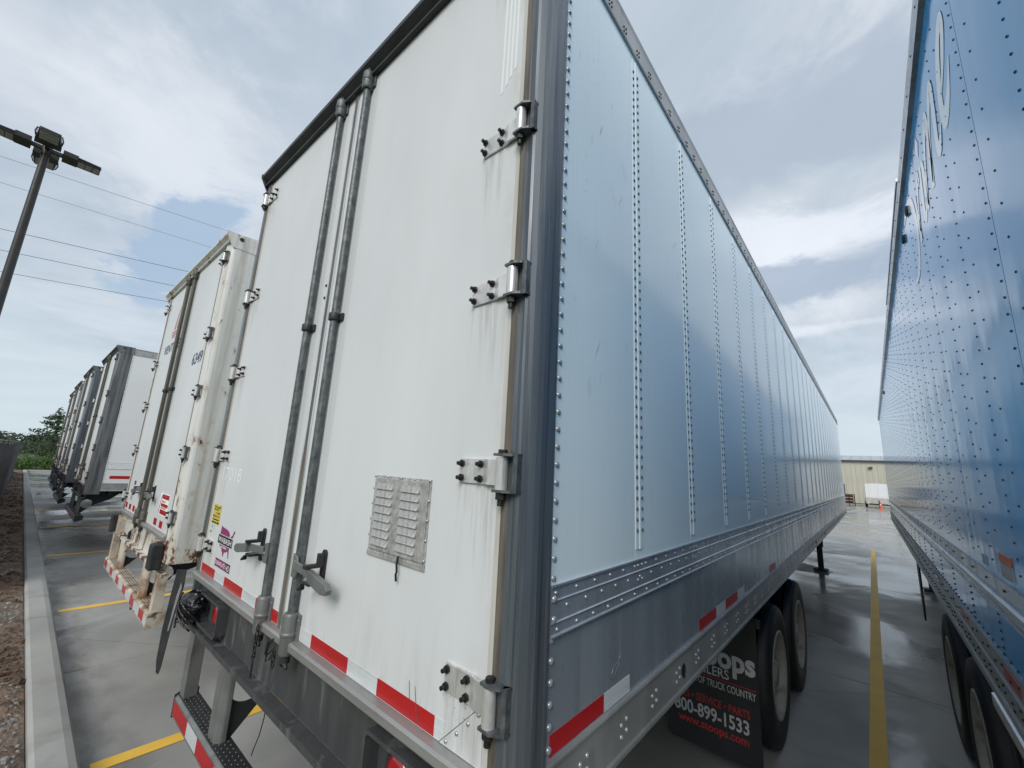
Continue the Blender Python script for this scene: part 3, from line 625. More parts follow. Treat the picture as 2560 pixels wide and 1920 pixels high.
def wheels(root, W, y0, outer=-0.02, mt_rim='rim', dual=True):
    first = None
    for y in (y0, y0 + 1.245):
        for sgn in (1, -1):
            xo = outer if sgn > 0 else -W - outer
            e = empty('wheel', (xo, y, 0.49), root)
            if first is None:
                w = MB()
                for off in ((0, -0.33) if dual else (0,)):
                    w.lathe((off, 0, 0), (1, 0, 0), [(0.305, -0.245), (0.33, -0.262), (0.42, -0.272), (0.485, -0.262), (0.503, -0.235), (0.506, -0.14), (0.503, -0.045), (0.485, -0.018), (0.42, -0.006), (0.33, -0.014), (0.305, -0.03)], 56)
                    for gx_ in (-0.20, -0.14, -0.08): w.lathe((off, 0, 0), (1, 0, 0), [(0.5062, gx_ - 0.006), (0.510, gx_ - 0.024), (0.510, gx_ + 0.0), (0.5062, gx_ + 0.002)], 56)
                ty = w.obj('tyre', 'tyre', e)
                r = MB(); r.lathe((0, 0, 0), (1, 0, 0), [(0.318, -0.026), (0.318, -0.014), (0.300, -0.010), (0.288, -0.022), (0.276, -0.06), (0.268, -0.125), (0.235, -0.155), (0.150, -0.160), (0.145, -0.100), (0.09, -0.06), (0.085, -0.035), (0.0005, -0.035)], 48)
                rm_ = r.obj('rim', mt_rim, e)
                nn = MB()
                for i in range(10): a = 2 * PI * i / 10; nn.cyl((-0.158, 0.19 * math.cos(a), 0.19 * math.sin(a)), (-0.130, 0.19 * math.cos(a), 0.19 * math.sin(a)), 0.016, n=6)
                lug = nn.obj('lug_nuts', 'black', e, kind='stuff'); first = (ty, rm_, lug)
            else:
                inst(first[0], 'tyre', e); inst(first[1], 'rim', e); inst(first[2], 'lug_nuts', e)['kind'] = 'stuff'
            if sgn < 0: e.rotation_euler = (0, 0, PI)
    ax = MB()
    for y in (y0, y0 + 1.245): ax.cyl((-W + 0.3, y, 0.49), (-0.3, y, 0.49), 0.065, n=12); ax.cyl((-W + 0.62, y, 0.49), (-W + 0.7, y, 0.49), 0.2, n=16); ax.cyl((-0.7, y, 0.49), (-0.62, y, 0.49), 0.2, n=16)
    for x in (-W + 0.72, -0.72):
        ax.box(x - 0.05, x + 0.05, y0 - 0.75, y0 + 2.0, 0.88, 1.08)
        for y in (y0 - 0.6, y0 + 0.62, y0 + 1.85): ax.box(x - 0.05, x + 0.05, y - 0.09, y + 0.09, 0.50, 0.9)
        for y in (y0, y0 + 1.245): ax.box(x - 0.04, x + 0.04, y - 0.5, y + 0.5, 0.56, 0.62)
    ax.obj('suspension', 'chassis', root)

def landing_gear(root, W, y):
    g = MB()
    for x in (-W + 0.42, -0.42):
        g.box(x - 0.075, x + 0.075, y - 0.075, y + 0.075, 0.55, 1.15); g.box(x - 0.055, x + 0.055, y - 0.055, y + 0.055, 0.06, 0.6)
    g.cyl((-W + 0.42, y, 0.75), (-0.42, y, 0.75), 0.025)
    g.tube([(-W + 0.42, y, 0.62), (-W / 2, y + 0.5, 1.1)], 0.025); g.tube([(-0.42, y, 0.62), (-W / 2, y + 0.5, 1.1)], 0.025)
    g.box(-0.55, -0.30, y - 0.14, y + 0.14, 0.95, 1.16)
    o = g.obj('landing_gear', 'chassis', root)
    for x in (-W + 0.42, -0.42): MB().box(x - 0.14, x + 0.14, y - 0.12, y + 0.12, 0.015, 0.06).obj('foot', 'chassis', o, bevel=0.01)

def trailer(name, loc, W=2.59, L=16.15, post_d=0.10, frame='post_grey', post_mat=None, detail=2, zsc=1.715, zdoor=1.305, pipe='galv', pipe2='galv', tread=True, hinge_m='hinge', side='side_tinted', door='door_white', outer=True, low='alu_smooth', plate='frame_dark', bump_m='steel_grey', bP=(0.50, 0.61, 0.0, 0.105), postw=0.054, seams=True):
    r = empty(name, loc)
    post_mat = post_mat or frame
    ztop = 3.925
    core = MB().box(-W + 0.012, -0.012, 0.045, L - 0.03, 1.17, 4.0).obj('body', 'core', r)
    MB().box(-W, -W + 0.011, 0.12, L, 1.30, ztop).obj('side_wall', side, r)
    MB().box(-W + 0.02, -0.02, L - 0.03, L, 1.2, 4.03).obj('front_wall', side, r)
    MB().box(-W + 0.01, -0.01, 0.05, L, 4.003, 4.035).obj('roof', 'alu', r)
    ln = -0.0
    # side panels and their riveted joints
    pitch = 0.6096; y0 = post_d + 0.012
    ys_ = [0.029 + pitch * k for k in range(1, 27)]
    if post_d > 0.15: ys_ = [y for y in ys_]
    base = None; sbase = None; rb = None
    edges = [y0] + ys_ + [L - 0.05]
    prow = [z for z in [zsc + 0.10 + i * 0.038 for i in range(57)] if z < ztop - 0.08]
    for i in range(len(edges) - 1):
        a, b_ = edges[i], edges[i + 1]
        if i in (1,): base = None
        if i == 0 or i == len(edges) - 2 or base is None:
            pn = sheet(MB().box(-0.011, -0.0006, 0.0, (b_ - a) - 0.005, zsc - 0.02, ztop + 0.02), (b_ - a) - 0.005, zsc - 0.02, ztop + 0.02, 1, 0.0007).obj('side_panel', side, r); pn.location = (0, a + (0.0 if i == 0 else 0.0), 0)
            if i == 1: base = pn
        else: pn = inst(base, 'side_panel', r, (0, a, 0))
        if i > 0:
            if sbase is None:
                s_ = MB(); s_.prism([(0.0, 0.001), (0.002, 0.003), (0.0024, 0.026), (0.0055, 0.031), (0.0060, 0.037), (0.0024, 0.043), (0.0022, 0.067), (0.0, 0.070)], 2, zsc + 0.035, ztop - 0.03)
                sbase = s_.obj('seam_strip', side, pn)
            else: inst(sbase, 'seam_strip', pn)
            n = 8 if i < 4 else (6 if i < 10 else 5)
            if rb is None or i in (4, 10):
                q = MB()
                for z in prow:
                    for yy in (0.012, 0.056): q.dome((0.0022, yy, z), (1, 0, 0), 0.0075, 0.0055, n)
                rb = q.obj('rivets', 'rivet_white', pn, kind='stuff')
            else: inst(rb, 'rivets', pn)['kind'] = 'stuff'
    # top rail with clustered rivets
    tr = MB().prism([(0.0, ztop), (0.010, ztop), (0.012, ztop + 0.006), (0.006, ztop + 0.012), (0.006, 4.038), (0.012, 4.052), (0.004, 4.062), (-0.03, 4.062), (-0.03, ztop + 0.02), (-0.001, ztop + 0.02)], 1, 0.02, L).obj('top_rail', 'rail', r)
    pts = []
    y = 0.13 + (0.0 if post_d < 0.15 else 0.1)
    while y < L - 0.1:
        for dy, dz in ((0, 0.052), (0, 0.028), (0.022, 0.060), (0.022, 0.036)): pts.append((0.006, y + dy, ztop + dz))
        y += 0.139
    rivet_field(pts, (1, 0, 0), 0.0058, 0.005, 'rivets', 'black', tr, 6)
    # ribbed scuff band
    zb, zl, zr = zsc - 0.123, 1.312, 1.158
    sb = MB().prism([(-0.005, zsc), (0.009, zsc + 0.003), (0.009, zsc - 0.003), (0.0045, zsc - 0.005), (0.0045, zsc - 0.034), (0.0085, zsc - 0.037), (0.0045, zsc - 0.040), (0.0045, zsc - 0.087), (0.0085, zsc - 0.090), (0.0045, zsc - 0.093), (0.0045, zb + 0.006), (0.010, zb + 0.003), (0.010, zb - 0.001), (-0.005, zb - 0.001)], 1, y0, L).obj('scuff_band', low, r)
    pts = []
    for row, (dz, ph) in enumerate(((-0.018, 0.02), (-0.056, 0.075), (-0.108, 0.03))):
        y = y0 + ph
        while y < L: pts.append((0.0045, y, zsc + dz)); y += 0.098 + 0.006 * math.sin(y * 9 + row)
    for y in ys_: pts += [(0.0045, y + 0.01, zsc - 0.018), (0.0045, y + 0.045, zsc - 0.018), (0.0045, y + 0.01, zsc - 0.066), (0.0045, y + 0.045, zsc - 0.066)]
    rivet_field([p_ for p_ in pts if p_[1] < 9], (1, 0, 0), 0.0052, 0.0048, 'rivets', 'rivet', sb, 7)
    rivet_field([p_ for p_ in pts if p_[1] >= 9], (1, 0, 0), 0.0052, 0.0048, 'rivets', 'rivet', sb, 5)
    # smooth lower sheets, 2.44 m each
    y = y0; lb = None
    while y < L - 0.05:
        e_ = min(y + 2.44, L)
        if lb is None or e_ == L: lo = MB().box(-0.012, 0.0, 0.0, e_ - y - 0.004, zl - 0.01, zb).obj('lower_panel', low, r); lo.location = (0, y, 0); lb = lb or lo
        else: lo = inst(lb, 'lower_panel', r, (0, y, 0))
        y += 2.44
    # bottom rail
    br = MB().prism([(-0.02, zl), (0.008, zl + 0.002), (0.011, zl - 0.004), (0.011, zl - 0.010), (0.005, zl - 0.014), (0.0045, zr + 0.020), (0.009, zr + 0.012), (0.009, zr), (-0.10, zr), (-0.10, zr + 0.006), (-0.02, zr + 0.010)], 1, y0 - 0.004, L - 0.06).obj('bottom_rail', 'rail', r)
    pts = []; y = 0.27
    while y < L - 0.2:
        pts += [(0.0048, y, 1.215), (0.0048, y, 1.247), (0.0048, y + 0.036, 1.222), (0.0048, y + 0.036, 1.254)]; y += 0.2445
    rivet_field([p_ for p_ in pts if p_[1] < 5], (1, 0, 0), 0.0072, 0.006, 'rivets', 'rivet', br, 8)
    rivet_field([p_ for p_ in pts if p_[1] >= 5], (1, 0, 0), 0.0072, 0.006, 'rivets', 'black', br, 5)
    # rear corner posts
    pr = [(-postw, -0.012), (-postw + 0.026, -0.014), (-postw + 0.034, -0.010), (-0.006, 0.004), (0.006, 0.020), (0.012, 0.036), (0.012, post_d - 0.006), (0.006, post_d + 0.002), (0.002, post_d + 0.012), (-postw, post_d)]
    zpb = 1.03 if post_d < 0.15 else 1.10
    for sgn in (1, -1):
        q = MB(); pts_ = [(x if sgn > 0 else -W - x, y) for x, y in pr]
        if sgn < 0: pts_.reverse()
        q.prism(pts_, 2, zpb, 4.02)
        po = q.obj('corner_post', post_mat, r)
        if sgn > 0:
            dm = MB().dome((0, 0, 0), (1, 0, 0), 0.0092, 0.0065, 10 if detail > 1 else 6).obj('rivet', 'rivet', po); zz_ = zr + 0.03; dm.location = (0.0, post_d + 0.0, 0)
            first = True
            while zz_ < ztop - 0.03:
                x_ = 0.0 if zz_ > zsc else (0.005 if zz_ > zb else 0.0)
                if zz_ < zl: x_ = 0.0048
                if first: dm.location = (x_, post_d + 0.026, zz_); first = False
                else: inst(dm, 'rivet', po, (x_, post_d + 0.026, zz_))
                zz_ += 0.0495
    # seals and doors
    dx = -postw - 0.044; zd0, zd1 = zdoor, 3.985
    for sgn in (1, -1):
        fx = (lambda v: v) if sgn > 0 else (lambda v: -W - v)
        MB().box(fx(dx), fx(dx + 0.016), -0.007, 0.03, zd0 - 0.03, zd1).obj('door_edge', 'sealwhite', r)
        q = MB().prism([(fx(dx + 0.017), 0.02), (fx(dx + 0.018), -0.008), (fx(dx + 0.026), -0.014), (fx(dx + 0.036), -0.013), (fx(dx + 0.043), -0.004), (fx(dx + 0.043), 0.02)][::sgn], 2, zd0 - 0.04, zd1).obj('door_seal', 'gasket', r)
    doors = []
    for sgn in (1, -1):
        a, b_ = (dx - 0.001, -W / 2 + 0.013) if sgn > 0 else (-W / 2 - 0.013, -W - dx + 0.001)
        d = MB().box(b_, a, -0.004, 0.04, zd0, zd1).obj('door', door, r); doors.append(d)
        MB().box(b_ if sgn > 0 else a - 0.012, (b_ + 0.012) if sgn > 0 else a, -0.0085, -0.0045, zd0, zd1).obj('edge_trim', 'bright' if detail > 1 else 'sealwhite', d)
    cs = MB()
    cs.prism([(-W / 2 - 0.012, 0.02), (-W / 2 - 0.012, -0.006), (-W / 2 - 0.006, -0.012), (-W / 2 - 0.001, -0.005), (-W / 2 + 0.001, -0.005), (-W / 2 + 0.006, -0.012), (-W / 2 + 0.012, -0.006), (-W / 2 + 0.012, 0.02)], 2, zd0 - 0.05, zd1 + 0.01)
    cs.obj('door_seal', 'gasket', r)
    # header
    hd = MB().prism([(-0.056, 4.070), (-0.056, 4.045), (-0.040, 4.030), (-0.018, 4.010), (-0.030, 3.998), (-0.030, 3.986), (0.05, 3.986), (0.05, 4.070)], 0, -W - 0.012, 0.010).obj('header', 'header_dark' if plate == 'frame_dark' else plate, r)
    for sgn in (1, -1):
        fx = (lambda v: v) if sgn > 0 else (lambda v: -W - v)
        cc = MB().prism([(-0.062, 4.074), (-0.062, 4.045), (0.0, 3.93), (post_d + 0.03, 3.93), (post_d + 0.03, 4.074)], 0, fx(0.008), fx(0.016)).obj('corner_cap', post_mat, r)
        MB().cyl((fx(0.016), 0.065, 4.03), (fx(0.019), 0.065, 4.03), 0.02, n=16).obj('cap_hole', 'chassis', cc)
    # sill, plate and step flange
    MB().prism([(-0.030, zd0 - 0.004), (-0.036, zd0 - 0.012), (-0.036, zd0 - 0.034), (-0.028, zd0 - 0.043), (0.03, zd0 - 0.043), (0.03, zd0 - 0.001), (-0.006, zd0 - 0.001)], 0, -W + postw + 0.01, -postw - 0.01).obj('sill', 'sill', r)
    bp_ = MB(); bp_.box(-W + postw, -postw, 0.030, 0.045, 1.03, zd0 - 0.044)
    bp_.box(-W + 0.02, -0.02, -0.024, 0.030, 1.020, 1.029)
    bp_.box(-W + 0.02, -0.02, -0.024, -0.017, 1.002, 1.020)
    rp = bp_.obj('rear_plate', plate, r)
    # lamp pockets
    for sgn in (1, -1):
        fx = (lambda v: v) if sgn > 0 else (lambda v: -W - v)
        fr = MB(); xa, xb, za, zb_ = sorted((fx(-0.575), fx(-0.235)))[0], sorted((fx(-0.575), fx(-0.235)))[1], 1.052, 1.222
        def rr(x0, x1, z0, z1, r_, n_=4):
            o_ = []
            for cx_, cz_, a0 in ((x1 - r_, z1 - r_, 0), (x0 + r_, z1 - r_, PI / 2), (x0 + r_, z0 + r_, PI), (x1 - r_, z0 + r_, 1.5 * PI)):
                for i_ in range(n_ + 1): a_ = a0 + i_ * PI / 2 / n_; o_.append((cx_ + r_ * math.cos(a_), cz_ + r_ * math.sin(a_)))
            return o_
        oo, ii = rr(xa, xb, za, zb_, 0.025), rr(xa + 0.012, xb - 0.012, za + 0.012, zb_ - 0.012, 0.016)
        n_ = len(oo)
        vs = [(x, -0.022, z) for x, z in oo] + [(x, -0.022, z) for x, z in ii] + [(x, 0.029, z) for x, z in oo] + [(x, 0.029, z) for x, z in ii]
        fs = []
        for i in range(n_):
            j = (i + 1) % n_; fs += [(i, n_ + i, n_ + j, j), (i, j, 2 * n_ + j, 2 * n_ + i), (n_ + i, 3 * n_ + i, 3 * n_ + j, n_ + j)]
        fr.add(vs, fs); pk = fr.obj('lamp_guard', plate if plate != 'frame_dark' else 'frame_dark', r)
        for lx in (-0.440,):
            lm = MB(); lm.lathe((fx(lx), 0.029, 1.135), (0, -1, 0), [(0.066, 0.0), (0.066, 0.012), (0.058, 0.016), (0.052, 0.012)], 28); l_ = lm.obj('lamp', 'rubber', r)
            MB().lathe((fx(lx), 0.029, 1.135), (0, -1, 0), [(0.053, 0.008), (0.050, 0.018), (0.036, 0.024), (0.0005, 0.027)], 28).obj('lens', 'lamp_red', l_)
    # lock rods
    for sgn in (-1, 1):
        x = -W / 2 + sgn * 0.142
        q = MB().cyl((x, -0.026, zd0 + 0.02), (x, -0.026, 4.02), 0.0175, n=18)
        rod = q.obj('lock_rod', pipe if sgn < 0 else pipe2, r)
        keeper(rod, x, 1.248, 1.402, 'steel_grey' if detail > 1 else pipe); keeper(rod, x, 3.905, 4.012, 'galv' if detail > 1 else pipe, True)
        for zc in (2.653,):
            c_ = MB(); c_.lathe((x, -0.026, zc), (0, 0, 1), [(0.0175, -0.017), (0.0265, -0.017), (0.0265, 0.017), (0.0175, 0.017)], 18)
            c_.box(x + 0.012, x + 0.048, -0.016, -0.0045, zc - 0.017, zc + 0.017); c_.obj('clamp', 'chassis', rod, bevel=0.002)
        # handle: plate on the rod, lever through the hasp, grip
        zh = 1.590
        s_ = sgn
        h = MB()
        h.prism([(x - s_ * 0.006, zh + 0.038), (x + s_ * 0.028, zh + 0.030), (x + s_ * 0.048, zh - 0.012), (x + s_ * 0.030, zh - 0.050), (x - s_ * 0.006, zh - 0.052)][::-s_], 1, -0.052, -0.044)
        h.dome((x + s_ * 0.022, -0.052, zh - 0.012), (0, -1, 0), 0.009, 0.006, 10)
        h.prism([(x + s_ * 0.02, zh - 0.016), (x + s_ * 0.19, zh - 0.026), (x + s_ * 0.19, zh + 0.006), (x + s_ * 0.02, zh + 0.018)][::s_], 1, -0.062, -0.053)
        h.prism([(x + s_ * 0.185, zh - 0.030), (x + s_ * 0.300, zh - 0.050), (x + s_ * 0.335, zh - 0.046), (x + s_ * 0.345, zh - 0.028), (x + s_ * 0.325, zh - 0.012), (x + s_ * 0.185, zh + 0.010)][::s_], 1, -0.076, -0.054)
        ha = h.obj('handle', 'steel_grey', rod, bevel=0.004)
        k = MB(); hx_ = x + s_ * 0.170
        k.prism(rr(hx_ - 0.017, hx_ + 0.017, zh - 0.075, zh + 0.075, 0.016), 1, -0.013, -0.0045)
        k.prism([(hx_ - 0.012, zh + 0.062), (hx_ + 0.012, zh + 0.062), (hx_ + 0.012, zh + 0.022), (hx_ - 0.012, zh + 0.022)], 1, -0.034, -0.013)
        k.box(hx_ - 0.026, hx_ + 0.024, -0.070, -0.013, zh - 0.047, zh - 0.036); k.box(hx_ - 0.012, hx_ + 0.012, -0.084, -0.012, zh + 0.012, zh + 0.026)
        k.cyl((hx_ - 0.02, -0.07, zh - 0.055), (hx_ - 0.038, -0.078, zh - 0.066), 0.012, 0.006, n=7)
        k.obj('hasp', 'chassis', rod, bevel=0.002)
    hz5 = (3.84, 3.08, 2.541, 2.00, 1.463)
    for z in hz5: hinge(r, z, W, 1, post_d, detail, hinge_m); hinge(r, z, W, -1, post_d, detail, hinge_m)
    bumper(r, W, bP, bump_m, bump_m, tread, outer)
    wheels(r, W, 3.46)
    landing_gear(r, W, 11.95)
    # chassis rails and cross-members below the floor
    ch = MB()
    for x in (-W / 2 - 0.45, -W / 2 + 0.35): ch.box(x, x + 0.10, 0.6, 6.6, 1.04, 1.165)
    y = 0.35
    while y < L - 0.3: ch.box(-W + 0.11, -0.11, y, y + 0.06, 1.075, 1.165); y += 0.305
    ch.obj('floor_beams', 'chassis', r, kind='stuff')
    return r, doors, dx
def tape_run(parent, segs, y, z0, z1, axis='door'):
    for a, b_, c_ in segs:
        q = MB()
        if axis == 'door': q.box(a, b_, y - 0.0014, y - 0.0003, z0, z1)
        else: q.box(y + 0.0003, y + 0.0014, a, b_, z0, z1)
        q.obj('reflective_tape', c_, parent)
def chain(parent, x, y, z, n, big=True, m='black'):
    c_ = MB()
    for i in range(n):
        L_, w_ = 0.014, 0.007
        zz_ = z - i * 0.021; a_ = (i % 2) * PI / 2 + 0.3
        pts = [(math.cos(t) * w_, math.sin(t) * L_) for t in [2 * PI * k / 10 for k in range(10)]]
        c_.tube([(x + u * math.cos(a_), y + u * math.sin(a_), zz_ + v) for u, v in pts], 0.0024, 5, True)
    if big:
        zz_ = z - n * 0.021 - 0.022
        pts = [(0.012 * math.copysign(abs(math.cos(t)) ** 0.5, math.cos(t)), 0.040 * math.copysign(abs(math.sin(t)) ** 0.7, math.sin(t))) for t in [2 * PI * k / 16 for k in range(16)]]
        c_.tube([(x + u, y - u * 0.3, zz_ + v) for u, v in pts], 0.0028, 6, True)
    return c_.obj('chain', m, parent)

# ================================================================== near trailer
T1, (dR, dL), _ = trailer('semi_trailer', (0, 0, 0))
tag(T1, 'big white box trailer in the middle with louvred vent and WABASH decal on its doors', 'trailer')
Z0, Z1 = 1.3075, 1.3555
tape_run(dL, [(-2.492, -2.235, 'red'), (-2.235, -2.062, 'white_tape'), (-2.062, -1.777, 'red'), (-1.777, -1.590, 'white_tape'), (-1.590, -1.320, 'red')], -0.004, Z0, Z1)
tape_run(dR, [(-1.262, -1.19, 'white_tape'), (-1.19, -1.008, 'white_tape'), (-1.008, -0.735, 'red'), (-0.735, -0.555, 'white_tape'), (-0.555, -0.278, 'red'), (-0.278, -0.238, 'white_tape')], -0.004, Z0, Z1)
tape_run(T1, [(0.128, 0.407, 'red'), (0.407, 0.583, 'white_tape'), (1.326, 1.604, 'red'), (1.604, 1.784, 'white_tape'), (1.784, 2.057, 'red'), (2.057, 2.237, 'white_tape'),
              (3.10, 3.38, 'red'), (5.3, 5.58, 'red'), (5.9, 6.18, 'red'), (8.2, 8.48, 'red'), (8.48, 8.66, 'white_tape'), (10.9, 11.18, 'red'), (13.6, 13.88, 'red')], 0.0, 1.319, 1.368, 'side')
# corner patch of the right door
cp = MB().prism([(-0.253, 1.306), (-0.102, 1.306), (-0.102, 1.442), (-0.125, 1.424)], 1, -0.0065, -0.0042).obj('corner_patch', 'bright', dR); cp.data.materials[0] = M['door_white']
rivet_field([(-0.228, -0.0065, 1.318), (-0.190, -0.0065, 1.350), (-0.152, -0.0065, 1.386), (-0.118, -0.0065, 1.418)], (0, -1, 0), 0.0062, 0.005, 'corner_rivets', 'rivet', dR, 8)
MB().prism([(-0.2565, 1.306), (-0.2515, 1.306), (-0.1005, 1.4435), (-0.1005, 1.449)], 1, -0.0058, -0.0041).obj('patch_edge', 'gasket', dR)
# louvred vent
V = MB(); V.box(-0.690, -0.374, -0.0075, -0.0042, 1.697, 1.965); V.box(-0.682, -0.382, -0.0125, -0.0075, 1.719, 1.957); V.box(-0.690, -0.374, -0.0105, -0.0075, 1.697, 1.714)
vent = V.obj('vent', 'vent', T1, bevel=0.0015)
for cx in (-0.6135, -0.4690):
    lv = None
    for i in range(8):
        z = 1.9195 - i * 0.0263
        if lv is None:
            q = MB(); w = 0.0485; vs = []
            for k, (yy, zz_) in enumerate(((0, 0.0205), (-0.0022, 0.012), (-0.0060, 0.0005), (-0.0056, -0.0008), (-0.0015, 0.0010), (0, 0.0012))):
                ww = w - 0.006 * (1 - min(1, abs(yy) / 0.0105)) * 0; vs.append((yy, zz_))
            q.prism(vs, 0, -w, w)
            lv = q.obj('louvre', 'vent', vent); lv.location = (cx, -0.0125, z)
        else: inst(lv, 'louvre', vent, (cx, -0.0125, z))
rivet_field([(-0.684 + i * 0.076, -0.0095, 1.9608) for i in range(5)] + [(-0.686, -0.009, 1.92 - i * 0.052) for i in range(4)] + [(-0.378, -0.009, 1.90 - i * 0.058) for i in range(4)], (0, -1, 0), 0.0052, 0.004, 'rivets', 'rivet', vent, 8)
MB().tube([(-0.498, -0.016, 1.722), (-0.496, -0.020, 1.700), (-0.494, -0.018, 1.676), (-0.498, -0.018, 1.668), (-0.496, -0.016, 1.648)], 0.0035, 6).obj('pull_cord', 'black', vent)
# torn decal strips high on the right door
for i, xx in enumerate((-0.188, -0.168, -0.150, -0.131)):
    MB().prism([(xx, 3.27 + i * 0.022), (xx + 0.009, 3.28 + i * 0.022), (xx + 0.009, 3.80), (xx, 3.80)], 1, -0.0052, -0.0042).obj('decal_strip', 'faint', dR)
# grime and scratches that follow the bolts (flat scuffs)
def scuffs(parent, cx, cz, w, h, n, m='gasket', y=-0.0042, seed=0, lean=0.1, vert=True, ax=1):
    rnd = random.Random(seed); q = MB(); n = int(n * 0.5)
    for i in range(n):
        x = cx + rnd.uniform(-w, w) / 2; z = cz + rnd.uniform(-h, h) / 2; l = rnd.uniform(.002, .014) if vert else rnd.uniform(.0012, .0035); t = rnd.uniform(.0002, .0007); a = rnd.gauss(0, lean)
        pts = [(x - t, z), (x + t, z), (x + t + a * l, z + l), (x - t + a * l, z + l)]
        if ax == 1: q.add([(p_[0], y - 0.0006, p_[1]) for p_ in pts], [(0, 1, 2, 3)])
        else: q.add([(y + 0.0006, p_[0], p_[1]) for p_ in pts], [(0, 1, 2, 3)])
    return q.obj('scuff_marks', m, parent, kind='stuff')
scuffs(dR, -0.19, 1.40, 0.16, 0.06, 60, 'black', seed=6, vert=False)
scuffs(dR, -0.53, 1.83, 0.36, 0.30, 60, 'vent', seed=9, vert=False)
scuffs(dR, -0.9, 2.6, 1.0, 2.4, 34, 'vent', seed=31, lean=1.2, vert=False); scuffs(dL, -1.9, 2.6, 1.0, 2.4, 30, 'vent', seed=32, lean=1.2, vert=False)
for (a, b_) in (((-0.40, 1.40), (-0.385, 1.315)), ((-0.372, 1.395), (-0.35, 1.31))):
    MB().prism([(a[0], a[1]), (a[0] + 0.0015, a[1]), (b_[0] + 0.0018, b_[1]), (b_[0], b_[1])], 1, -0.0060, -0.0056).obj('scratch', 'gasket', dR)
scuffs(T1, 0.30, 3.1, 0.35, 1.0, 36, 'gasket', y=0.0, seed=12, lean=1.0, ax=0); scuffs(T1, 0.30, 1.47, 0.3, 0.15, 30, 'alu', y=0.0, seed=14, lean=.3, ax=0)
rnd_ = random.Random(41)
q = MB()
for i in range(26):
    y_ = rnd_.uniform(0.18, 0.58) if i < 16 else rnd_.uniform(0.75, 2.3); z_ = rnd_.uniform(2.0, 3.7); a_ = rnd_.gauss(0, 0.5); l_ = rnd_.uniform(0.01, 0.06); t_ = rnd_.uniform(.0003, .0008)
    for j in range(rnd_.randint(1, 3)):
        z2 = z_ + j * 0.012; y2 = y_ + j * 0.006; q.add([(0.0013, y2 - t_, z2), (0.0013, y2 + t_, z2), (0.0013, y2 + t_ + a_ * l_, z2 + l_), (0.0013, y2 - t_ + a_ * l_, z2 + l_)], [(0, 1, 2, 3)])
q.obj('side_scratches', 'vent', T1, kind='stuff')
pts = [(2.25 + 0.07 * k, 1.905 - 0.0035 * k + 0.004 * noise.noise(Vector((k * 0.8, 0, 0))) + (0.012 if k % 23 == 11 else 0)) for k in range(90)]
q = MB()
for (y_, z_), (y2, z2) in zip(pts, pts[1:]): q.add([(0.0014, y_, z_), (0.0014, y2, z2), (0.0014, y2, z2 + 0.004), (0.0014, y_, z_ + 0.004)], [(0, 1, 2, 3)])
q.obj('reflected_hairline', 'white_tape', T1)  # thin pale strip painted along the side as a reflected hairline
pts = [(0.52, 1.57), (0.518, 1.50), (0.515, 1.44), (0.510, 1.432), (0.47, 1.420), (0.45, 1.395), (0.47, 1.392), (0.50, 1.412), (0.512, 1.425)]
MB().tube([(0.0006, y_, z_) for y_, z_ in pts], 0.0008, 4).obj('scribed_mark', 'alu', T1)
# decals on the left door
US = [(0.00, 0.80), (0.02, 1.0), (0.12, 0.96), (0.45, 0.93), (0.50, 0.90), (0.57, 0.90), (0.60, 0.86), (0.56, 0.82), (0.62, 0.84), (0.66, 0.80), (0.64, 0.70), (0.68, 0.70), (0.72, 0.74), (0.80, 0.80), (0.86, 0.85), (0.90, 0.97), (0.95, 0.98), (0.97, 0.92), (0.92, 0.86), (0.91, 0.80), (0.86, 0.76), (0.84, 0.66), (0.84, 0.58),
      (0.80, 0.50), (0.75, 0.42), (0.74, 0.36), (0.78, 0.22), (0.785, 0.10), (0.76, 0.10), (0.72, 0.22), (0.69, 0.29), (0.60, 0.28), (0.56, 0.23), (0.50, 0.25), (0.45, 0.20), (0.42, 0.08), (0.38, 0.10), (0.34, 0.20), (0.28, 0.22), (0.26, 0.28), (0.16, 0.33), (0.10, 0.34), (0.04, 0.46), (-0.01, 0.62)]
ux, uz, uw, uh = -2.258, 1.428, 0.245, 0.170
MB().prism([(ux + x * uw, uz + z * uh) for x, z in US], 1, -0.0053, -0.0042).obj('decal_map', 'purple', dL)
MB().box(ux - 0.022, ux + 0.222, -0.0060, -0.0053, 1.502, 1.548).obj('decal_band', 'ink_black', dL)
MB().box(ux - 0.024, ux + 0.224, -0.0057, -0.0052, 1.498, 1.552).obj('decal_border', 'white_tape', dL)
text('WABASH', 'lettering', 'ghost', dL, (ux - 0.010, -0.0060, 1.511), XR, ZU, 0.028, 0.220, bold=0.0, off=0.0006)
text('NATIONAL', 'lettering', 'ghost', dL, (ux + 0.045, -0.0053, 1.484), XR, ZU, 0.010, 0.10, bold=0.02, off=0.0006)
MB().box(-2.268, -2.010, -0.0053, -0.0042, 1.378, 1.421).obj('decal_plate', 'purple', dL)
MB().box(-2.075, -2.012, -0.0057, -0.0053, 1.380, 1.419).obj('decal_plate', 'ink_black', dL)
text('DURAPLATE', 'lettering', 'ghost', dL, (-2.260, -0.0053, 1.389), XR, ZU, 0.022, 0.172, bold=0.0, off=0.0005)
text('HD', 'lettering', 'ghost', dL, (-2.068, -0.0057, 1.385), XR, ZU, 0.028, 0.050, off=0.0005)
MB().box(-2.466, -2.318, -0.0053, -0.0042, 1.588, 1.704).obj('decal_yellow', 'yellow_decal', dL)
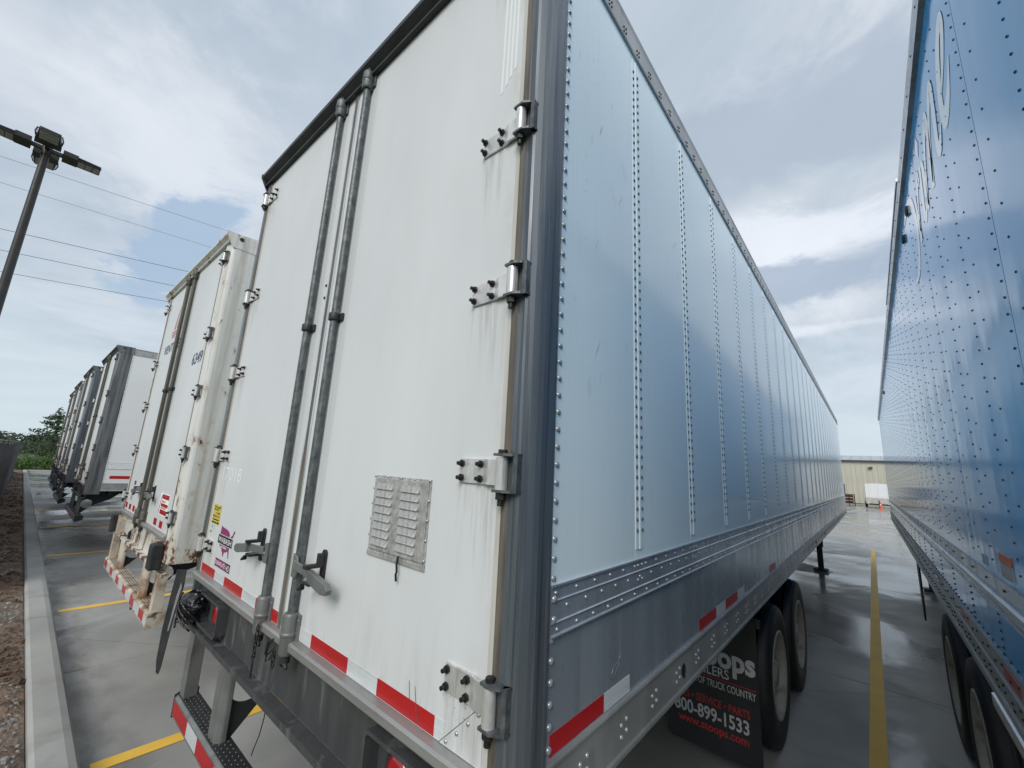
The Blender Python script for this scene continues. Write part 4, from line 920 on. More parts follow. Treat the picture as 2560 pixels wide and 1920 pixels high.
for s_, z_, h_, x0_, w_, mm in (('Stoops', 1.682, 0.013, -2.448, 0.118, 'ink_black'), ('TRAILERS', 1.668, 0.009, -2.455, 0.09, 'ink_black'), ('800-899-1533', 1.628, 0.012, -2.458, 0.13, 'ink_red'), ):
    text(s_, 'lettering', mm, dL, (x0_, -0.0053, z_), XR, ZU, h_, w_, bold=0.02, off=0.0006)
for x0_, x1_, z0_, z1_ in ((-2.405, -2.385, 1.651, 1.655), (-2.375, -2.335, 1.649, 1.657), (-2.452, -2.335, 1.611, 1.618), (-2.460, -2.420, 1.593, 1.603), (-2.412, -2.374, 1.593, 1.603), (-2.366, -2.324, 1.593, 1.603)): MB().box(x0_, x1_, -0.0058, -0.0053, z0_, z1_).obj('print_line', 'ink_black', dL)
MB().prism([(-2.452, 1.578), (-2.425, 1.578), (-2.4385, 1.560)], 1, -0.0050, -0.0042).obj('decal_mark', 'vent', dL); MB().box(-2.402, -2.396, -0.005, -0.0042, 1.556, 1.580).obj('decal_mark', 'vent', dL); MB().box(-2.465, -2.425, -0.005, -0.0042, 1.536, 1.548).obj('decal_mark', 'vent', dL)
text('17018', 'lettering', 'faint', dL, (-2.42, -0.0042, 1.852), XR, ZU, 0.078, 0.34, bold=0.006, off=0.0006)
# bolts beside the centre seal
rivet_field([(-1.342, -0.0045, 2.868), (-1.342, -0.0045, 2.802)], (0, -1, 0), 0.008, 0.006, 'door_bolt', 'black', dL, 8)
# hanging chains, seal tag and bundled electrical cable
chain(T1, -1.395, -0.052, 1.285, 6); chain(T1, -1.205, -0.050, 1.245, 3, False)
MB().prism([(-1.392, 1.318), (-1.380, 1.325), (-1.392, 1.292), (-1.404, 1.286)], 1, -0.060, -0.058).obj('seal_tag', 'bright', T1)
q = MB()
for k in range(3): q.tube([(-1.255 + 0.004 * k, -0.03, 1.285), (-1.268 - 0.01 * k, -0.045, 1.262), (-1.285 - 0.008 * k, -0.045, 1.235 - 0.01 * k), (-1.292, -0.04, 1.225 - 0.012 * k)], 0.0032, 5)
q.tube([(-1.22, -0.045, 1.262), (-1.25, -0.06, 1.225), (-1.262, -0.055, 1.200), (-1.236, -0.05, 1.215), (-1.212, -0.05, 1.245)], 0.003, 5, True)
q.obj('seal_wire', 'black', T1)
rnd = random.Random(3); bag = MB(); NB, MBv = 26, 20; vs = []
for i in range(NB + 1):
    for j in range(MBv):
        t = i / NB; a = 2 * PI * j / MBv; zc = 1.215 - 0.175 * t
        rr_ = (0.030 + 0.060 * math.sin(PI * min(1, t * 1.02 + 0.02)) ** 0.7) * (1 + 0.28 * noise.noise(Vector((math.cos(a) * 2.4, math.sin(a) * 2.4, t * 7))) + 0.12 * noise.noise(Vector((math.cos(a) * 7, math.sin(a) * 7, t * 20))))
        vs.append((-2.395 - 0.03 * t + rr_ * 1.15 * math.cos(a), -0.035 + rr_ * 0.75 * math.sin(a), zc))
fs = [(i * MBv + j, i * MBv + (j + 1) % MBv, (i + 1) * MBv + (j + 1) % MBv, (i + 1) * MBv + j) for i in range(NB) for j in range(MBv)] + [tuple(range(MBv)), tuple(range((NB + 1) * MBv - 1, NB * MBv - 1, -1))]
bag.add(vs, fs, True)
bag.prism([(-2.45, 1.055), (-2.41, 1.075), (-2.47, 1.035), (-2.53, 1.022)], 1, -0.08, -0.075)
for k in range(9):
    a0 = rnd.uniform(0, 6); bag.tube([(-2.395 + 0.09 * math.cos(a0 + t_ * 0.5), -0.045 + 0.062 * math.sin(a0 + t_ * 0.5), 1.20 - 0.14 * t_ / 5 - 0.01 * k % 0.04) for t_ in range(6)], 0.006, 6)
tag(bag.obj('wrapped_cable_bundle', 'plastic_black'), 'lumpy black plastic bundle hanging behind the left lamp of the near trailer', 'bundle')
# loose wire below the frame
MB().tube([(-1.36, 0.02, 1.02), (-1.372, 0.02, 0.93), (-1.392, 0.02, 0.86), (-1.430, 0.02, 0.79), (-1.44, 0.02, 0.765)], 0.0022, 5).obj('dangling_wire', 'black', T1)
# black discs for the dark oval rail hole, and mud flap with lettering
MB().lathe((0.004, 1.087, 1.234), (1, 0, 0), [(0.0005, 0.004), (0.020, 0.0035), (0.026, 0.0)], 20).obj('rail_hole', 'black', T1)
MB().lathe((0.005, 1.087, 1.212), (1, 0, 0), [(0.0005, 0.006), (0.008, 0.004), (0.010, 0.0)], 12).obj('rail_hole', 'black', T1)
for y_ in (6.6, 8.05, 15.6): MB().box(0.005, 0.022, y_, y_ + 0.05, 1.20, 1.23).obj('marker_lamp', 'lamp_amber', T1)
fl = MB().prism([(-0.672, 1.05), (-0.045, 1.05), (-0.045, 0.165), (-0.085, 0.125), (-0.640, 0.125), (-0.672, 0.150)], 1, 2.700, 2.709).obj('mud_flap', 'flap', T1, bevel=0.002)
MB().prism([(-0.70, 1.0), (-0.02, 1.0), (-0.02, 1.06), (-0.70, 1.06)], 1, 2.709, 2.73).obj('flap_bracket', 'chassis', T1)
def flap_line(s_, z_, h_, x0_, w_, mm, bold=0.03, shear=0.0): text(s_, 'lettering', mm, fl, (x0_, 2.700, z_), XR, ZU, h_, w_, bold=bold, off=0.001, shear=shear)
flap_line('Stoops', 0.690, 0.135, -0.530, 0.470, 'ink_white', 0.035)
flap_line('TRAILERS', 0.618, 0.060, -0.540, 0.31, 'ink_white', 0.012)
MB().box(-0.63, -0.062, 2.6985, 2.6995, 0.5995, 0.6045).obj('flap_rule', 'ink_red', fl)
flap_line('A DIVISION OF TRUCK COUNTRY', 0.540, 0.046, -0.645, 0.580, 'ink_white', 0.008)
flap_line('SALES \u2022 SERVICE \u2022 PARTS', 0.418, 0.048, -0.628, 0.52, 'ink_red', 0.010)
flap_line('800-899-1533', 0.318, 0.082, -0.615, 0.498, 'ink_white', 0.022)
flap_line('www.stoops.com', 0.250, 0.052, -0.590, 0.465, 'ink_red', 0.012)

# ================================================================== the other white trailers
T2, (eR, eL), _ = trailer('semi_trailer', (-3.75, 0.09, 0), frame='frame_white', side='side_plain', post_d=0.20, postw=0.135, detail=1, plate='frame_white', bump_m='frame_rust', tread=False, pipe='pipe_olive', pipe2='pipe_olive', hinge_m='hinge', zdoor=1.305, bP=(0.63, 0.735, -0.055, 0.05))
tag(T2, 'rusty cream framed trailer numbered 6349, second from the right on the left side', 'trailer', 'white trailers parked in a row')
T2['label'] = 'white trailer with rusty cream frame and number 6349, beside the vented trailer'
for a in (-2.42, -2.18, -1.94, -0.78, -0.54): MB().box(a, a + 0.12, -0.0058, -0.0043, 1.325, 1.385).obj('reflective_tape', 'red', eL if a < -1.3 else eR)
text('6349', 'lettering', 'ink_navy', eR, (-0.60, -0.0042, 2.845), XR, ZU, 0.110, 0.36, bold=0.02)
text('VENTURE', 'lettering', 'ink_navy', eL, (-2.17, -0.0042, 3.16), XR, ZU, 0.105, 0.80, bold=0.015)
lg = [[(-1.86, 3.44), (-1.80, 3.44), (-1.70, 3.72), (-1.76, 3.66)], [(-1.74, 3.44), (-1.68, 3.44), (-1.56, 3.78), (-1.63, 3.72)], [(-1.92, 3.40), (-1.66, 3.40), (-1.65, 3.42), (-1.92, 3.42)], [(-1.91, 3.365), (-1.69, 3.365), (-1.68, 3.385), (-1.91, 3.385)], [(-1.88, 3.335), (-1.74, 3.335), (-1.73, 3.352), (-1.88, 3.352)]]
for g_ in lg: MB().prism(g_, 1, -0.0055, -0.0043).obj('logo_stripe', 'ink_faded_red', eL)
MB().box(-0.70, -0.345, -0.0053, -0.0043, 1.43, 1.62).obj('decal', 'ghost', eR)
for z0_, z1_ in ((1.572, 1.612), (1.505, 1.532), (1.438, 1.478)): MB().box(-0.62, -0.352, -0.0062, -0.0054, z0_, z1_).obj('decal_bar', 'red', eR)
MB().prism([(-0.69, 1.435), (-0.66, 1.435), (-0.63, 1.60), (-0.65, 1.60)], 1, -0.0062, -0.0054).obj('decal_bar', 'ink_faded_red', eR)
for x0_, z0_, n_ in ((-0.61, 1.540, 3), (-0.61, 1.484, 4)):
    for k in range(n_): MB().box(x0_ + k * 0.055, x0_ + k * 0.055 + 0.036, -0.0060, -0.0053, z0_, z0_ + 0.018).obj('print_mark', 'ink_faded_red', eR)
for (x_, z_, m_) in ((-2.17, 1.60, 'purple'), (-2.20, 1.50, 'ink_faded_red'), (-2.22, 1.43, 'vent')): MB().box(x_, x_ + 0.11, -0.0055, -0.0043, z_, z_ + 0.045).obj('decal', m_, eL)
for x_ in (-1.30, -1.20): chain(T2, x_, -0.06, 1.22, 2, True, 'vent')
for x_ in (-2.44, -0.16):                       # black dock bumpers
    MB().box(x_ - 0.06, x_ + 0.06, -0.10, -0.015, 1.045, 1.245).obj('dock_bumper', 'rubber', T2, bevel=0.012)
MB().box(-2.30, -2.27, -0.05, 0.03, 1.03, 1.24).obj('dock_bracket', 'frame_rust', T2); MB().box(-2.36, -2.345, -0.05, 0.03, 1.03, 1.24).obj('dock_bracket', 'frame_rust', T2)
tape_run(T2, [(0.225, 0.50, 'red'), (0.50, 0.68, 'white_tape')], 0.0, 1.322, 1.378, 'side')
# curled mud flap strap behind its bumper
q = MB(); q.prism([(0.07, 1.06), (0.135, 1.05), (0.138, 0.92), (0.115, 0.75), (0.100, 0.52), (0.090, 0.34), (0.080, 0.29), (0.062, 0.31), (0.050, 0.40), (0.048, 0.62), (0.058, 0.85)], 0, 0.020, 0.030); q.obj('mud_flap', 'old_rubber', T2)
q = MB(); q.prism([(0.112, 0.96), (0.122, 0.92), (0.104, 0.76), (0.090, 0.60), (0.082, 0.60), (0.090, 0.74), (0.098, 0.86)], 0, 0.0302, 0.0312); q.obj('flap_scrape', 'ink_white', T2)
MB().prism([(-1.75, 0.60), (-1.62, 0.60), (-1.60, 0.42), (-1.64, 0.35), (-1.71, 0.33), (-1.76, 0.40)], 1, 0.12, 0.128).obj('mud_flap', 'flap', T2)

T3, (fR, fL), _ = trailer('semi_trailer', (-10.84, 0.09, 0), W=2.50, frame='post_grey', post_mat='post_streaked', post_d=0.20, postw=0.135, detail=1, pipe='pipe_olive', pipe2='pipe_olive', bP=(0.60, 0.69, -0.05, 0.06), bump_m='steel_grey', tread=True, outer=False, low='side_plain', side='side_plain')
grp = 'white trailers parked in a row'
tag(T3, 'third white trailer from the right, bare post streaked black, empty bay to its right', 'trailer', grp)
tape_run(T3, [(0.30, 1.05, 'red')], 0.0, 1.395, 1.455, 'side')
for a in (-0.50, -0.36): MB().box(a, a + 0.07, -0.0055, -0.0043, 1.32, 1.375).obj('reflective_tape', 'red', fR)
labels = ['white trailer with smooth blue grey post, just left of the streaked post trailer', 'narrow sliver of a trailer, second from the left end of the row', 'leftmost trailer of the row, nearest the tree']
for k, (x_, y_) in enumerate([(-14.50, 0.02), (-18.55, 0.06), (-22.15, 0.12)]):
    c_ = copy_tree(T3); c_.location = (x_, y_, 0); tag(c_, labels[k], 'trailer', grp)
    for ch in c_.children:
        if ch.name.startswith('corner_post'): ch.data = ch.data.copy(); ch.data.materials[0] = M['post_grey']

# ================================================================== blue trailer on the right
TB = empty('blue_trailer', (1.0, -0.75, 0)); tag(TB, 'glossy blue box trailer with pale script lettering along the right edge', 'trailer')
OY = -0.75; LB = 15.75; WB = 2.59
MB().box(0.014, WB - 0.012, 0.03, LB - 0.03, 1.17, 3.93).obj('body', 'core', TB)
MB().box(WB - 0.011, WB, 0, LB, 1.16, 3.93).obj('side_wall', 'blue', TB); MB().box(0.01, WB - 0.01, LB - 0.03, LB, 1.17, 3.96).obj('front_wall', 'blue', TB)
MB().box(0.02, WB - 0.02, 0.0, LB, 3.935, 3.97).obj('roof', 'alu', TB); MB().box(0.0, WB, -0.03, 0.03, 1.10, 3.97).obj('rear_doors', 'door_white', TB)
P0 = 1.235
seams = [0.83 - OY + P0 * k - P0 for k in range(0, 13)]; seams = [0.012] + [s for s in seams if 0.1 < s < LB - 0.4] + [LB - 0.05]
base = None; rvb = None; dripb = None
for i in range(len(seams) - 1):
    a, b_ = seams[i], seams[i + 1]
    if base is None or abs((b_ - a) - P0) > 0.01:
        p_ = sheet(MB().box(0.0012, 0.013, 0.004, b_ - a - 0.004, 1.70, 3.90), b_ - a - 0.004, 1.70, 3.90, 3, 0.0010, -1.0).obj('side_panel', 'blue', TB); p_.location = (0, a, 0)
        if abs((b_ - a) - P0) < 0.01: base = p_
    else: p_ = inst(base, 'side_panel', TB, (0, a, 0))
    if rvb is None or p_.data != (base.data if base else None) or rvb[1] != p_.data:
        q = MB(); w = b_ - a
        for yb in (0.032, 0.032 + w / 3, 0.032 + 2 * w / 3):
            for z in [1.76 + 0.0497 * k for k in range(43)]: q.dome((0, yb, z), (-1, 0, 0), 0.0042, 0.0035, 6)
            yc = (yb - 0.14) % w
            for z in [1.78 + 0.0994 * k for k in range(21)]: q.dome((0, yc, z), (-1, 0, 0), 0.0043, 0.0035, 6)
        ro = q.obj('screws', 'screw', p_, kind='stuff'); rvb = (ro, p_.data)
    else: inst(rvb[0], 'screws', p_)['kind'] = 'stuff'
    MB().box(-0.0035, 0.001, 0.0045, 0.020, 1.70, 3.90).obj('joint_strip', 'screw', p_) if i == 0 else None
tr = MB().prism([(0.0, 3.895), (-0.020, 3.898), (-0.024, 3.915), (-0.016, 3.93), (-0.024, 3.955), (-0.024, 3.985), (-0.004, 3.992), (0.03, 3.985), (0.03, 3.90)], 1, 0.0, LB).obj('top_rail', 'alu', TB)
rivet_field([(-0.020, 0.1 + k * 0.26, 3.936) for k in range(int(LB / 0.26))], (-1, 0, 0), 0.006, 0.006, 'rivets', 'screw', tr, 6)
MB().box(-0.030, -0.010, 3.3, 5.8, 3.99, 4.012).obj('gutter_lip', 'alu', tr)
for y_ in (2.50, 2.90, 9.3): MB().lathe((-0.002, y_ - OY, 3.735), (-1, 0, 0), [(0.034, 0.0), (0.034, 0.008), (0.024, 0.013), (0.0005, 0.014)], 18).obj('marker_lamp', 'rubber', TB)
band = MB().prism([(0.0, 1.704), (-0.004, 1.706), (-0.006, 1.700), (-0.006, 1.650), (-0.010, 1.642), (-0.010, 1.600), (-0.005, 1.592), (-0.005, 1.572), (-0.009, 1.566), (0.0, 1.564)], 1, 0.0, LB).obj('rub_band', 'alu_smooth', TB)
MB().prism([(-0.010, 1.636), (-0.022, 1.634), (-0.027, 1.622), (-0.022, 1.608), (-0.010, 1.604)], 1, 0.0, LB).obj('rub_rail', 'bright', TB)
rivet_field([(-0.006, 0.1 + k * 0.31, 1.672) for k in range(50)], (-1, 0, 0), 0.006, 0.005, 'rivets', 'screw', band, 6)
lwb = None
y = 0.012; k = 0
while y < LB - 0.05:
    e_ = min(y + 0.6175, LB)
    if lwb is None or e_ == LB: l_ = MB().box(0.0, 0.012, 0.003, e_ - y - 0.003, 1.385, 1.566).obj('lower_panel', 'blue', TB); l_.location = (0, y, 0); lwb = lwb or l_
    else: l_ = inst(lwb, 'lower_panel', TB, (0, y, 0))
    y += 0.6175
rivet_field([(0, 0.04 + k * 0.103, 1.404) for k in range(int(LB / 0.103))] + [(0, 0.012 + k * 0.6175 + 0.02, z_) for k in range(25) for z_ in (1.43, 1.46, 1.49, 1.52, 1.55)], (-1, 0, 0), 0.0062, 0.005, 'screws', 'screw', TB, 6)
rl = MB().prism([(0.0, 1.388), (-0.006, 1.390), (-0.008, 1.380), (-0.004, 1.372), (-0.004, 1.300), (-0.010, 1.292), (-0.004, 1.284), (-0.004, 1.210), (-0.012, 1.200), (-0.012, 1.168), (0.12, 1.168), (0.12, 1.175), (0.0, 1.18)], 1, 0.0, LB).obj('bottom_rail', 'rail', TB)
rivet_field([(-0.004, 0.1 + k * 0.13 + dy, z_ + (k % 2) * 0.02) for k in range(int(LB / 0.13) - 1) for dy, z_ in ((0, 1.33), (0.04, 1.245), (0.02, 1.225))], (-1, 0, 0), 0.0068, 0.006, 'rivets', 'screw', rl, 6)
MB().prism([(-0.014, 1.176), (-0.022, 1.172), (-0.022, 1.13), (-0.014, 1.10), (0.0, 1.10), (0.0, 1.176)], 1, 0.2, 2.80).obj('slider_rail', 'bright', TB)
for y_ in (1.55, 2.6, 3.9, 6.4, 9.0): MB().box(-0.0058, -0.0045, y_ - OY, y_ - OY + 0.25, 1.318, 1.355).obj('reflective_tape', 'red', TB)
MB().box(-0.0036, -0.0003, 1.355 - OY, 1.540 - OY, 1.772, 1.802).obj('warning_decal', 'orange', TB)
st = MB().box(-0.0036, -0.0003, 1.357 - OY, 1.530 - OY, 1.722, 1.770).obj('notice_decal', 'vent', TB)
MB().box(-0.0036, -0.0003, 1.80 - OY, 1.88 - OY, 1.722, 1.76).obj('notice_decal', 'vent', TB)
# painted script on the side, drawn as flat strokes (reads towards the rear)
def stroke(pts, ws, m, parent, x=-0.0019):
    q = MB(); vs = []; n = len(pts)
    # Catmull-Rom refinement
    P_, W_ = [], []
    for i in range(n - 1):
        p0 = pts[max(i - 1, 0)]; p1 = pts[i]; p2 = pts[i + 1]; p3 = pts[min(i + 2, n - 1)]
        for k in range(6):
            t = k / 6; P_.append(tuple(0.5 * ((2 * p1[a]) + (-p0[a] + p2[a]) * t + (2 * p0[a] - 5 * p1[a] + 4 * p2[a] - p3[a]) * t * t + (-p0[a] + 3 * p1[a] - 3 * p2[a] + p3[a]) * t ** 3) for a in (0, 1)))
            W_.append(ws[i] * (1 - t) + ws[i + 1] * t)
    P_.append(pts[-1]); W_.append(ws[-1])
    for i, p_ in enumerate(P_):
        a = P_[max(i - 1, 0)]; b2 = P_[min(i + 1, len(P_) - 1)]; d = Vector((b2[0] - a[0], b2[1] - a[1])); d = d.normalized() if d.length else Vector((1, 0))
        nx_, nz_ = -d.y, d.x; w_ = W_[i] * 0.72
        vs += [(x, p_[0] + nx_ * w_ - OY, p_[1] + nz_ * w_), (x, p_[0] - nx_ * w_ - OY, p_[1] - nz_ * w_)]
    q.add(vs, [(2 * i, 2 * i + 1, 2 * i + 3, 2 * i + 2) for i in range(len(P_) - 1)])
    q.obj('script_letter', m, parent)
G = 'prime_grey'
stroke([(1.12, 3.47), (1.03, 3.53), (0.965, 3.60), (0.975, 3.645), (1.04, 3.635), (1.115, 3.57), (1.165, 3.47), (1.165, 3.40), (1.12, 3.365), (1.03, 3.395), (0.945, 3.47)], [.012, .035, .045, .04, .045, .06, .06, .055, .055, .04, .006], G, TB)
stroke([(1.80, 3.60), (1.76, 3.55), (1.775, 3.34)], [.01, .055, .045], G, TB)
stroke([(1.76, 3.36), (1.66, 3.55), (1.545, 3.645), (1.50, 3.62), (1.52, 3.52), (1.565, 3.335)], [.02, .035, .05, .055, .055, .045], G, TB)
stroke([(1.56, 3.36), (1.46, 3.55), (1.35, 3.645), (1.305, 3.62), (1.32, 3.52), (1.345, 3.40), (1.30, 3.36), (1.22, 3.42)], [.02, .035, .05, .055, .055, .05, .04, .006], G, TB)
stroke([(1.84, 3.62), (1.885, 3.48), (1.90, 3.38), (1.85, 3.36), (1.79, 3.42)], [.04, .055, .05, .035, .006], G, TB)
stroke([(1.80, 3.75), (1.86, 3.70)], [.06, .06], G, TB)
stroke([(2.13, 3.62), (2.14, 3.50), (2.13, 3.34)], [.03, .055, .045], G, TB)
stroke([(2.12, 3.40), (2.04, 3.56), (1.95, 3.63), (1.93, 3.58)], [.02, .035, .05, .03], G, TB)
stroke([(2.75, 3.76), (2.60, 3.78), (2.30, 3.66), (2.22, 3.46), (2.36, 3.30), (2.62, 3.28)], [.01, .05, .06, .05, .05, .01], G, TB)
wheels(TB, WB, 3.24 - OY, -0.02)
for ch in list(TB.children):
    if ch.name.startswith(('wheel', 'suspension')): ch.location.x += WB
g = MB()
for x in (0.42, WB - 0.42): g.box(x - 0.07, x + 0.07, 12.2, 12.34, 0.55, 1.15); g.box(x - 0.055, x + 0.055, 12.215, 12.325, 0.06, 0.6); g.box(x - 0.14, x + 0.14, 12.15, 12.39, 0.015, 0.06)
g.tube([(0.42, 12.27, 0.62), (1.3, 12.27, 1.15)], 0.02); g.cyl((0.42, 12.27, 0.8), (WB - 0.42, 12.27, 0.8), 0.025)
g.obj('landing_gear', 'chassis', TB)
MB().prism([(8.15 - OY, 1.15), (8.55 - OY, 1.15), (8.50 - OY, 0.30), (8.35 - OY, 0.10), (8.22 - OY, 0.30)], 0, 0.09, 0.11).obj('skirt_bracket', 'flap', TB)
ch = MB()
for x in (0.75, 1.75): ch.box(x, x + 0.10, 0.6, 6.6, 1.06, 1.17)
y = 0.3
while y < LB - 0.3: ch.box(0.11, WB - 0.11, y, y + 0.06, 1.085, 1.17); y += 0.305
ch.obj('floor_beams', 'chassis', TB, kind='stuff')

# ================================================================== far building
BD = empty('metal_building', (0, 64.4, 0)); tag(BD, 'long tan corrugated metal building with low grey roof at the far end of the lot', 'building')
MB().box(-32, 42, 0.08, 30, 0, 4.95).obj('wall_core', 'metal_wall', BD)
wp = None
for i in range(74):
    if wp is None:
        q = MB(); w = 1.0; prof = [(0, 0.0)]
        for k in range(2): x0 = k * 0.5; prof += [(x0 + 0.36, 0.0), (x0 + 0.39, -0.045), (x0 + 0.46, -0.045), (x0 + 0.49, 0.0)]
        prof += [(0.995, 0.0), (0.995, 0.07), (0, 0.07)]
        q.prism(prof[::-1], 2, 0.05, 4.93); wp = q.obj('wall_panel', 'metal_wall', BD); wp.location = (-32, 0, 0)
    else: inst(wp, 'wall_panel', BD, (-32 + i, 0, 0))
rp_ = None
for i in range(74):
    if rp_ is None:
        q = MB().add([(0, -0.25, 5.08), (0.98, -0.25, 5.08), (0.98, 12, 6.25), (0, 12, 6.25), (0, -0.25, 5.02), (0.98, -0.25, 5.02), (0.98, 12, 6.19), (0, 12, 6.19)], [(0, 1, 2, 3), (4, 7, 6, 5), (0, 4, 5, 1), (1, 5, 6, 2), (2, 6, 7, 3), (3, 7, 4, 0)])
        q.add([(0.93, -0.25, 5.15), (0.98, -0.25, 5.15), (0.98, 12, 6.32), (0.93, 12, 6.32), (0.93, -0.25, 5.08), (0.98, -0.25, 5.08), (0.98, 12, 6.25), (0.93, 12, 6.25)], [(0, 1, 2, 3), (0, 4, 5, 1), (1, 5, 6, 2), (3, 7, 4, 0)])
        rp_ = q.obj('roof_panel', 'metal_roof', BD); rp_.location = (-32, 0, 0)
    else: inst(rp_, 'roof_panel', BD, (-32 + i, 0, 0))
MB().box(-32.1, 42.1, -0.32, -0.12, 4.90, 5.06).obj('gutter', 'trim_dark', BD)
for x_ in (-5.9, -4.2, -2.9): 
    wf = MB().box(x_, x_ + 1.1, -0.09, -0.05, 0.95, 2.2).obj('window', 'trim_dark', BD)
    MB().box(x_ + 0.08, x_ + 1.02, -0.10, -0.092, 1.03, 2.12).obj('pane', 'ink_navy', wf)

for x_ in (-8.5, 2.6, 11.5): MB().cyl((x_, -0.14, 0.1), (x_, -0.14, 4.9), 0.06, n=8).obj('downpipe', 'trim_dark', BD)
dr_ = MB().box(5.0, 8.6, -0.10, -0.05, 0.0, 4.2).obj('roller_door', 'box_white', BD)
for k in range(12): MB().box(5.05, 8.55, -0.115, -0.10, 0.05 + k * 0.345, 0.36 + k * 0.345).obj('slat', 'box_white', dr_)
MB().box(12.5, 13.4, -0.10, -0.05, 0.0, 2.1).obj('door', 'trim_dark', BD)
for x_ in (-9.0, 0.6, 10.0): MB().box(x_, x_ + 0.35, -0.32, -0.06, 4.1, 4.3).obj('wall_light', 'trim_dark', BD)
# enclosed white trailer, cone and rack in front of it
BX = empty('enclosed_trailer', (0.14, 54, 0)); tag(BX, 'small white enclosed cargo trailer parked against the far tan building', 'trailer')
q = MB().prism([(0, 0.98), (1.88, 0.98), (1.88, 2.22), (1.84, 2.28), (1.4, 2.335), (0.94, 2.35), (0.48, 2.335), (0.04, 2.28), (0, 2.22)], 1, 0.0, 4.2); q.obj('box', 'box_white', BX, bevel=0.02)
MB().box(-0.01, 1.89, 0.0, 4.2, 0.42, 0.98).obj('lower_body', 'box_white', BX)
MB().box(0.01, 1.87, -0.012, -0.002, 0.47, 0.97).obj('stone_guard', 'diamond', BX)
for x_ in (0.27, 0.94, 1.60): MB().box(x_, x_ + 0.012, -0.008, -0.001, 0.98, 2.2).obj('panel_seam', 'vent', BX)
for x_ in (-0.02, 1.86): MB().box(x_, x_ + 0.04, -0.014, 0.02, 0.42, 2.25).obj('corner_trim', 'bright', BX)
for x_ in (-0.10, 1.82):
    w = empty('wheel', (x_ + 0.08, 2.2, 0.34), BX)
    MB().lathe((0, 0, 0), (1, 0, 0), [(0.19, -0.09), (0.31, -0.10), (0.34, -0.06), (0.34, 0.06), (0.31, 0.10), (0.19, 0.09)], 24).obj('tyre', 'tyre', w)
    MB().lathe((0, 0, 0), (1, 0, 0), [(0.19, 0.05), (0.12, 0.03), (0.0005, 0.03), (0.0005, -0.03), (0.12, -0.03), (0.19, -0.05)], 20).obj('rim', 'rim', w)
    MB().prism([(1.80, 0.55), (2.6, 0.55), (2.55, 0.80), (1.85, 0.80)], 0, x_ - 0.02, x_ + 0.18).obj('fender', 'diamond', BX)
q = MB(); q.tube([(0.25, 0.1, 0.40), (0.94, -1.2, 0.42)], 0.045); q.tube([(1.63, 0.1, 0.40), (0.94, -1.2, 0.42)], 0.045); q.box(0.88, 1.0, -1.5, -1.1, 0.38, 0.50); q.box(0.90, 0.98, -1.0, -0.9, 0.06, 0.8); q.box(0.86, 1.02, -1.03, -0.87, 0.0, 0.05)
q.obj('tongue', 'chassis', BX)
CN = empty('traffic_cone', (1.16, 52.3, 0)); tag(CN, 'orange traffic cone standing before the small white cargo trailer', 'cone')
MB().box(-0.17, 0.17, -0.17, 0.17, 0.0065, 0.035).obj('base', 'cone', CN)
MB().lathe((0, 0, 0), (0, 0, 1), [(0.125, 0.035), (0.095, 0.22), (0.062, 0.42), (0.035, 0.60), (0.025, 0.68), (0.0005, 0.685)], 20).obj('body', 'cone', CN)
MB().lathe((0, 0, 0), (0, 0, 1), [(0.074, 0.36), (0.056, 0.47)], 20).obj('collar', 'white_tape', CN)
RK = empty('steel_rack', (-1.75, 57.6, 0)); tag(RK, 'rusty red brown steel rack standing beside the tan wall', 'rack')
for x_ in (0, 0.42, 0.88):
    for y_ in (0, 0.8): MB().box(x_, x_ + 0.06, y_, y_ + 0.06, 0.0, 1.14).obj('post', 'rust_crate', RK)
for z_ in (0.16, 0.48, 0.80, 1.06): MB().box(0, 0.94, -0.02, 0.86, z_, z_ + 0.07).obj('shelf', 'rust_crate', RK)
for z_ in (0.25, 0.57, 0.87): MB().box(0.08, 0.80, 0.1, 0.7, z_, z_ + 0.16).obj('load', 'rust_crate', RK)

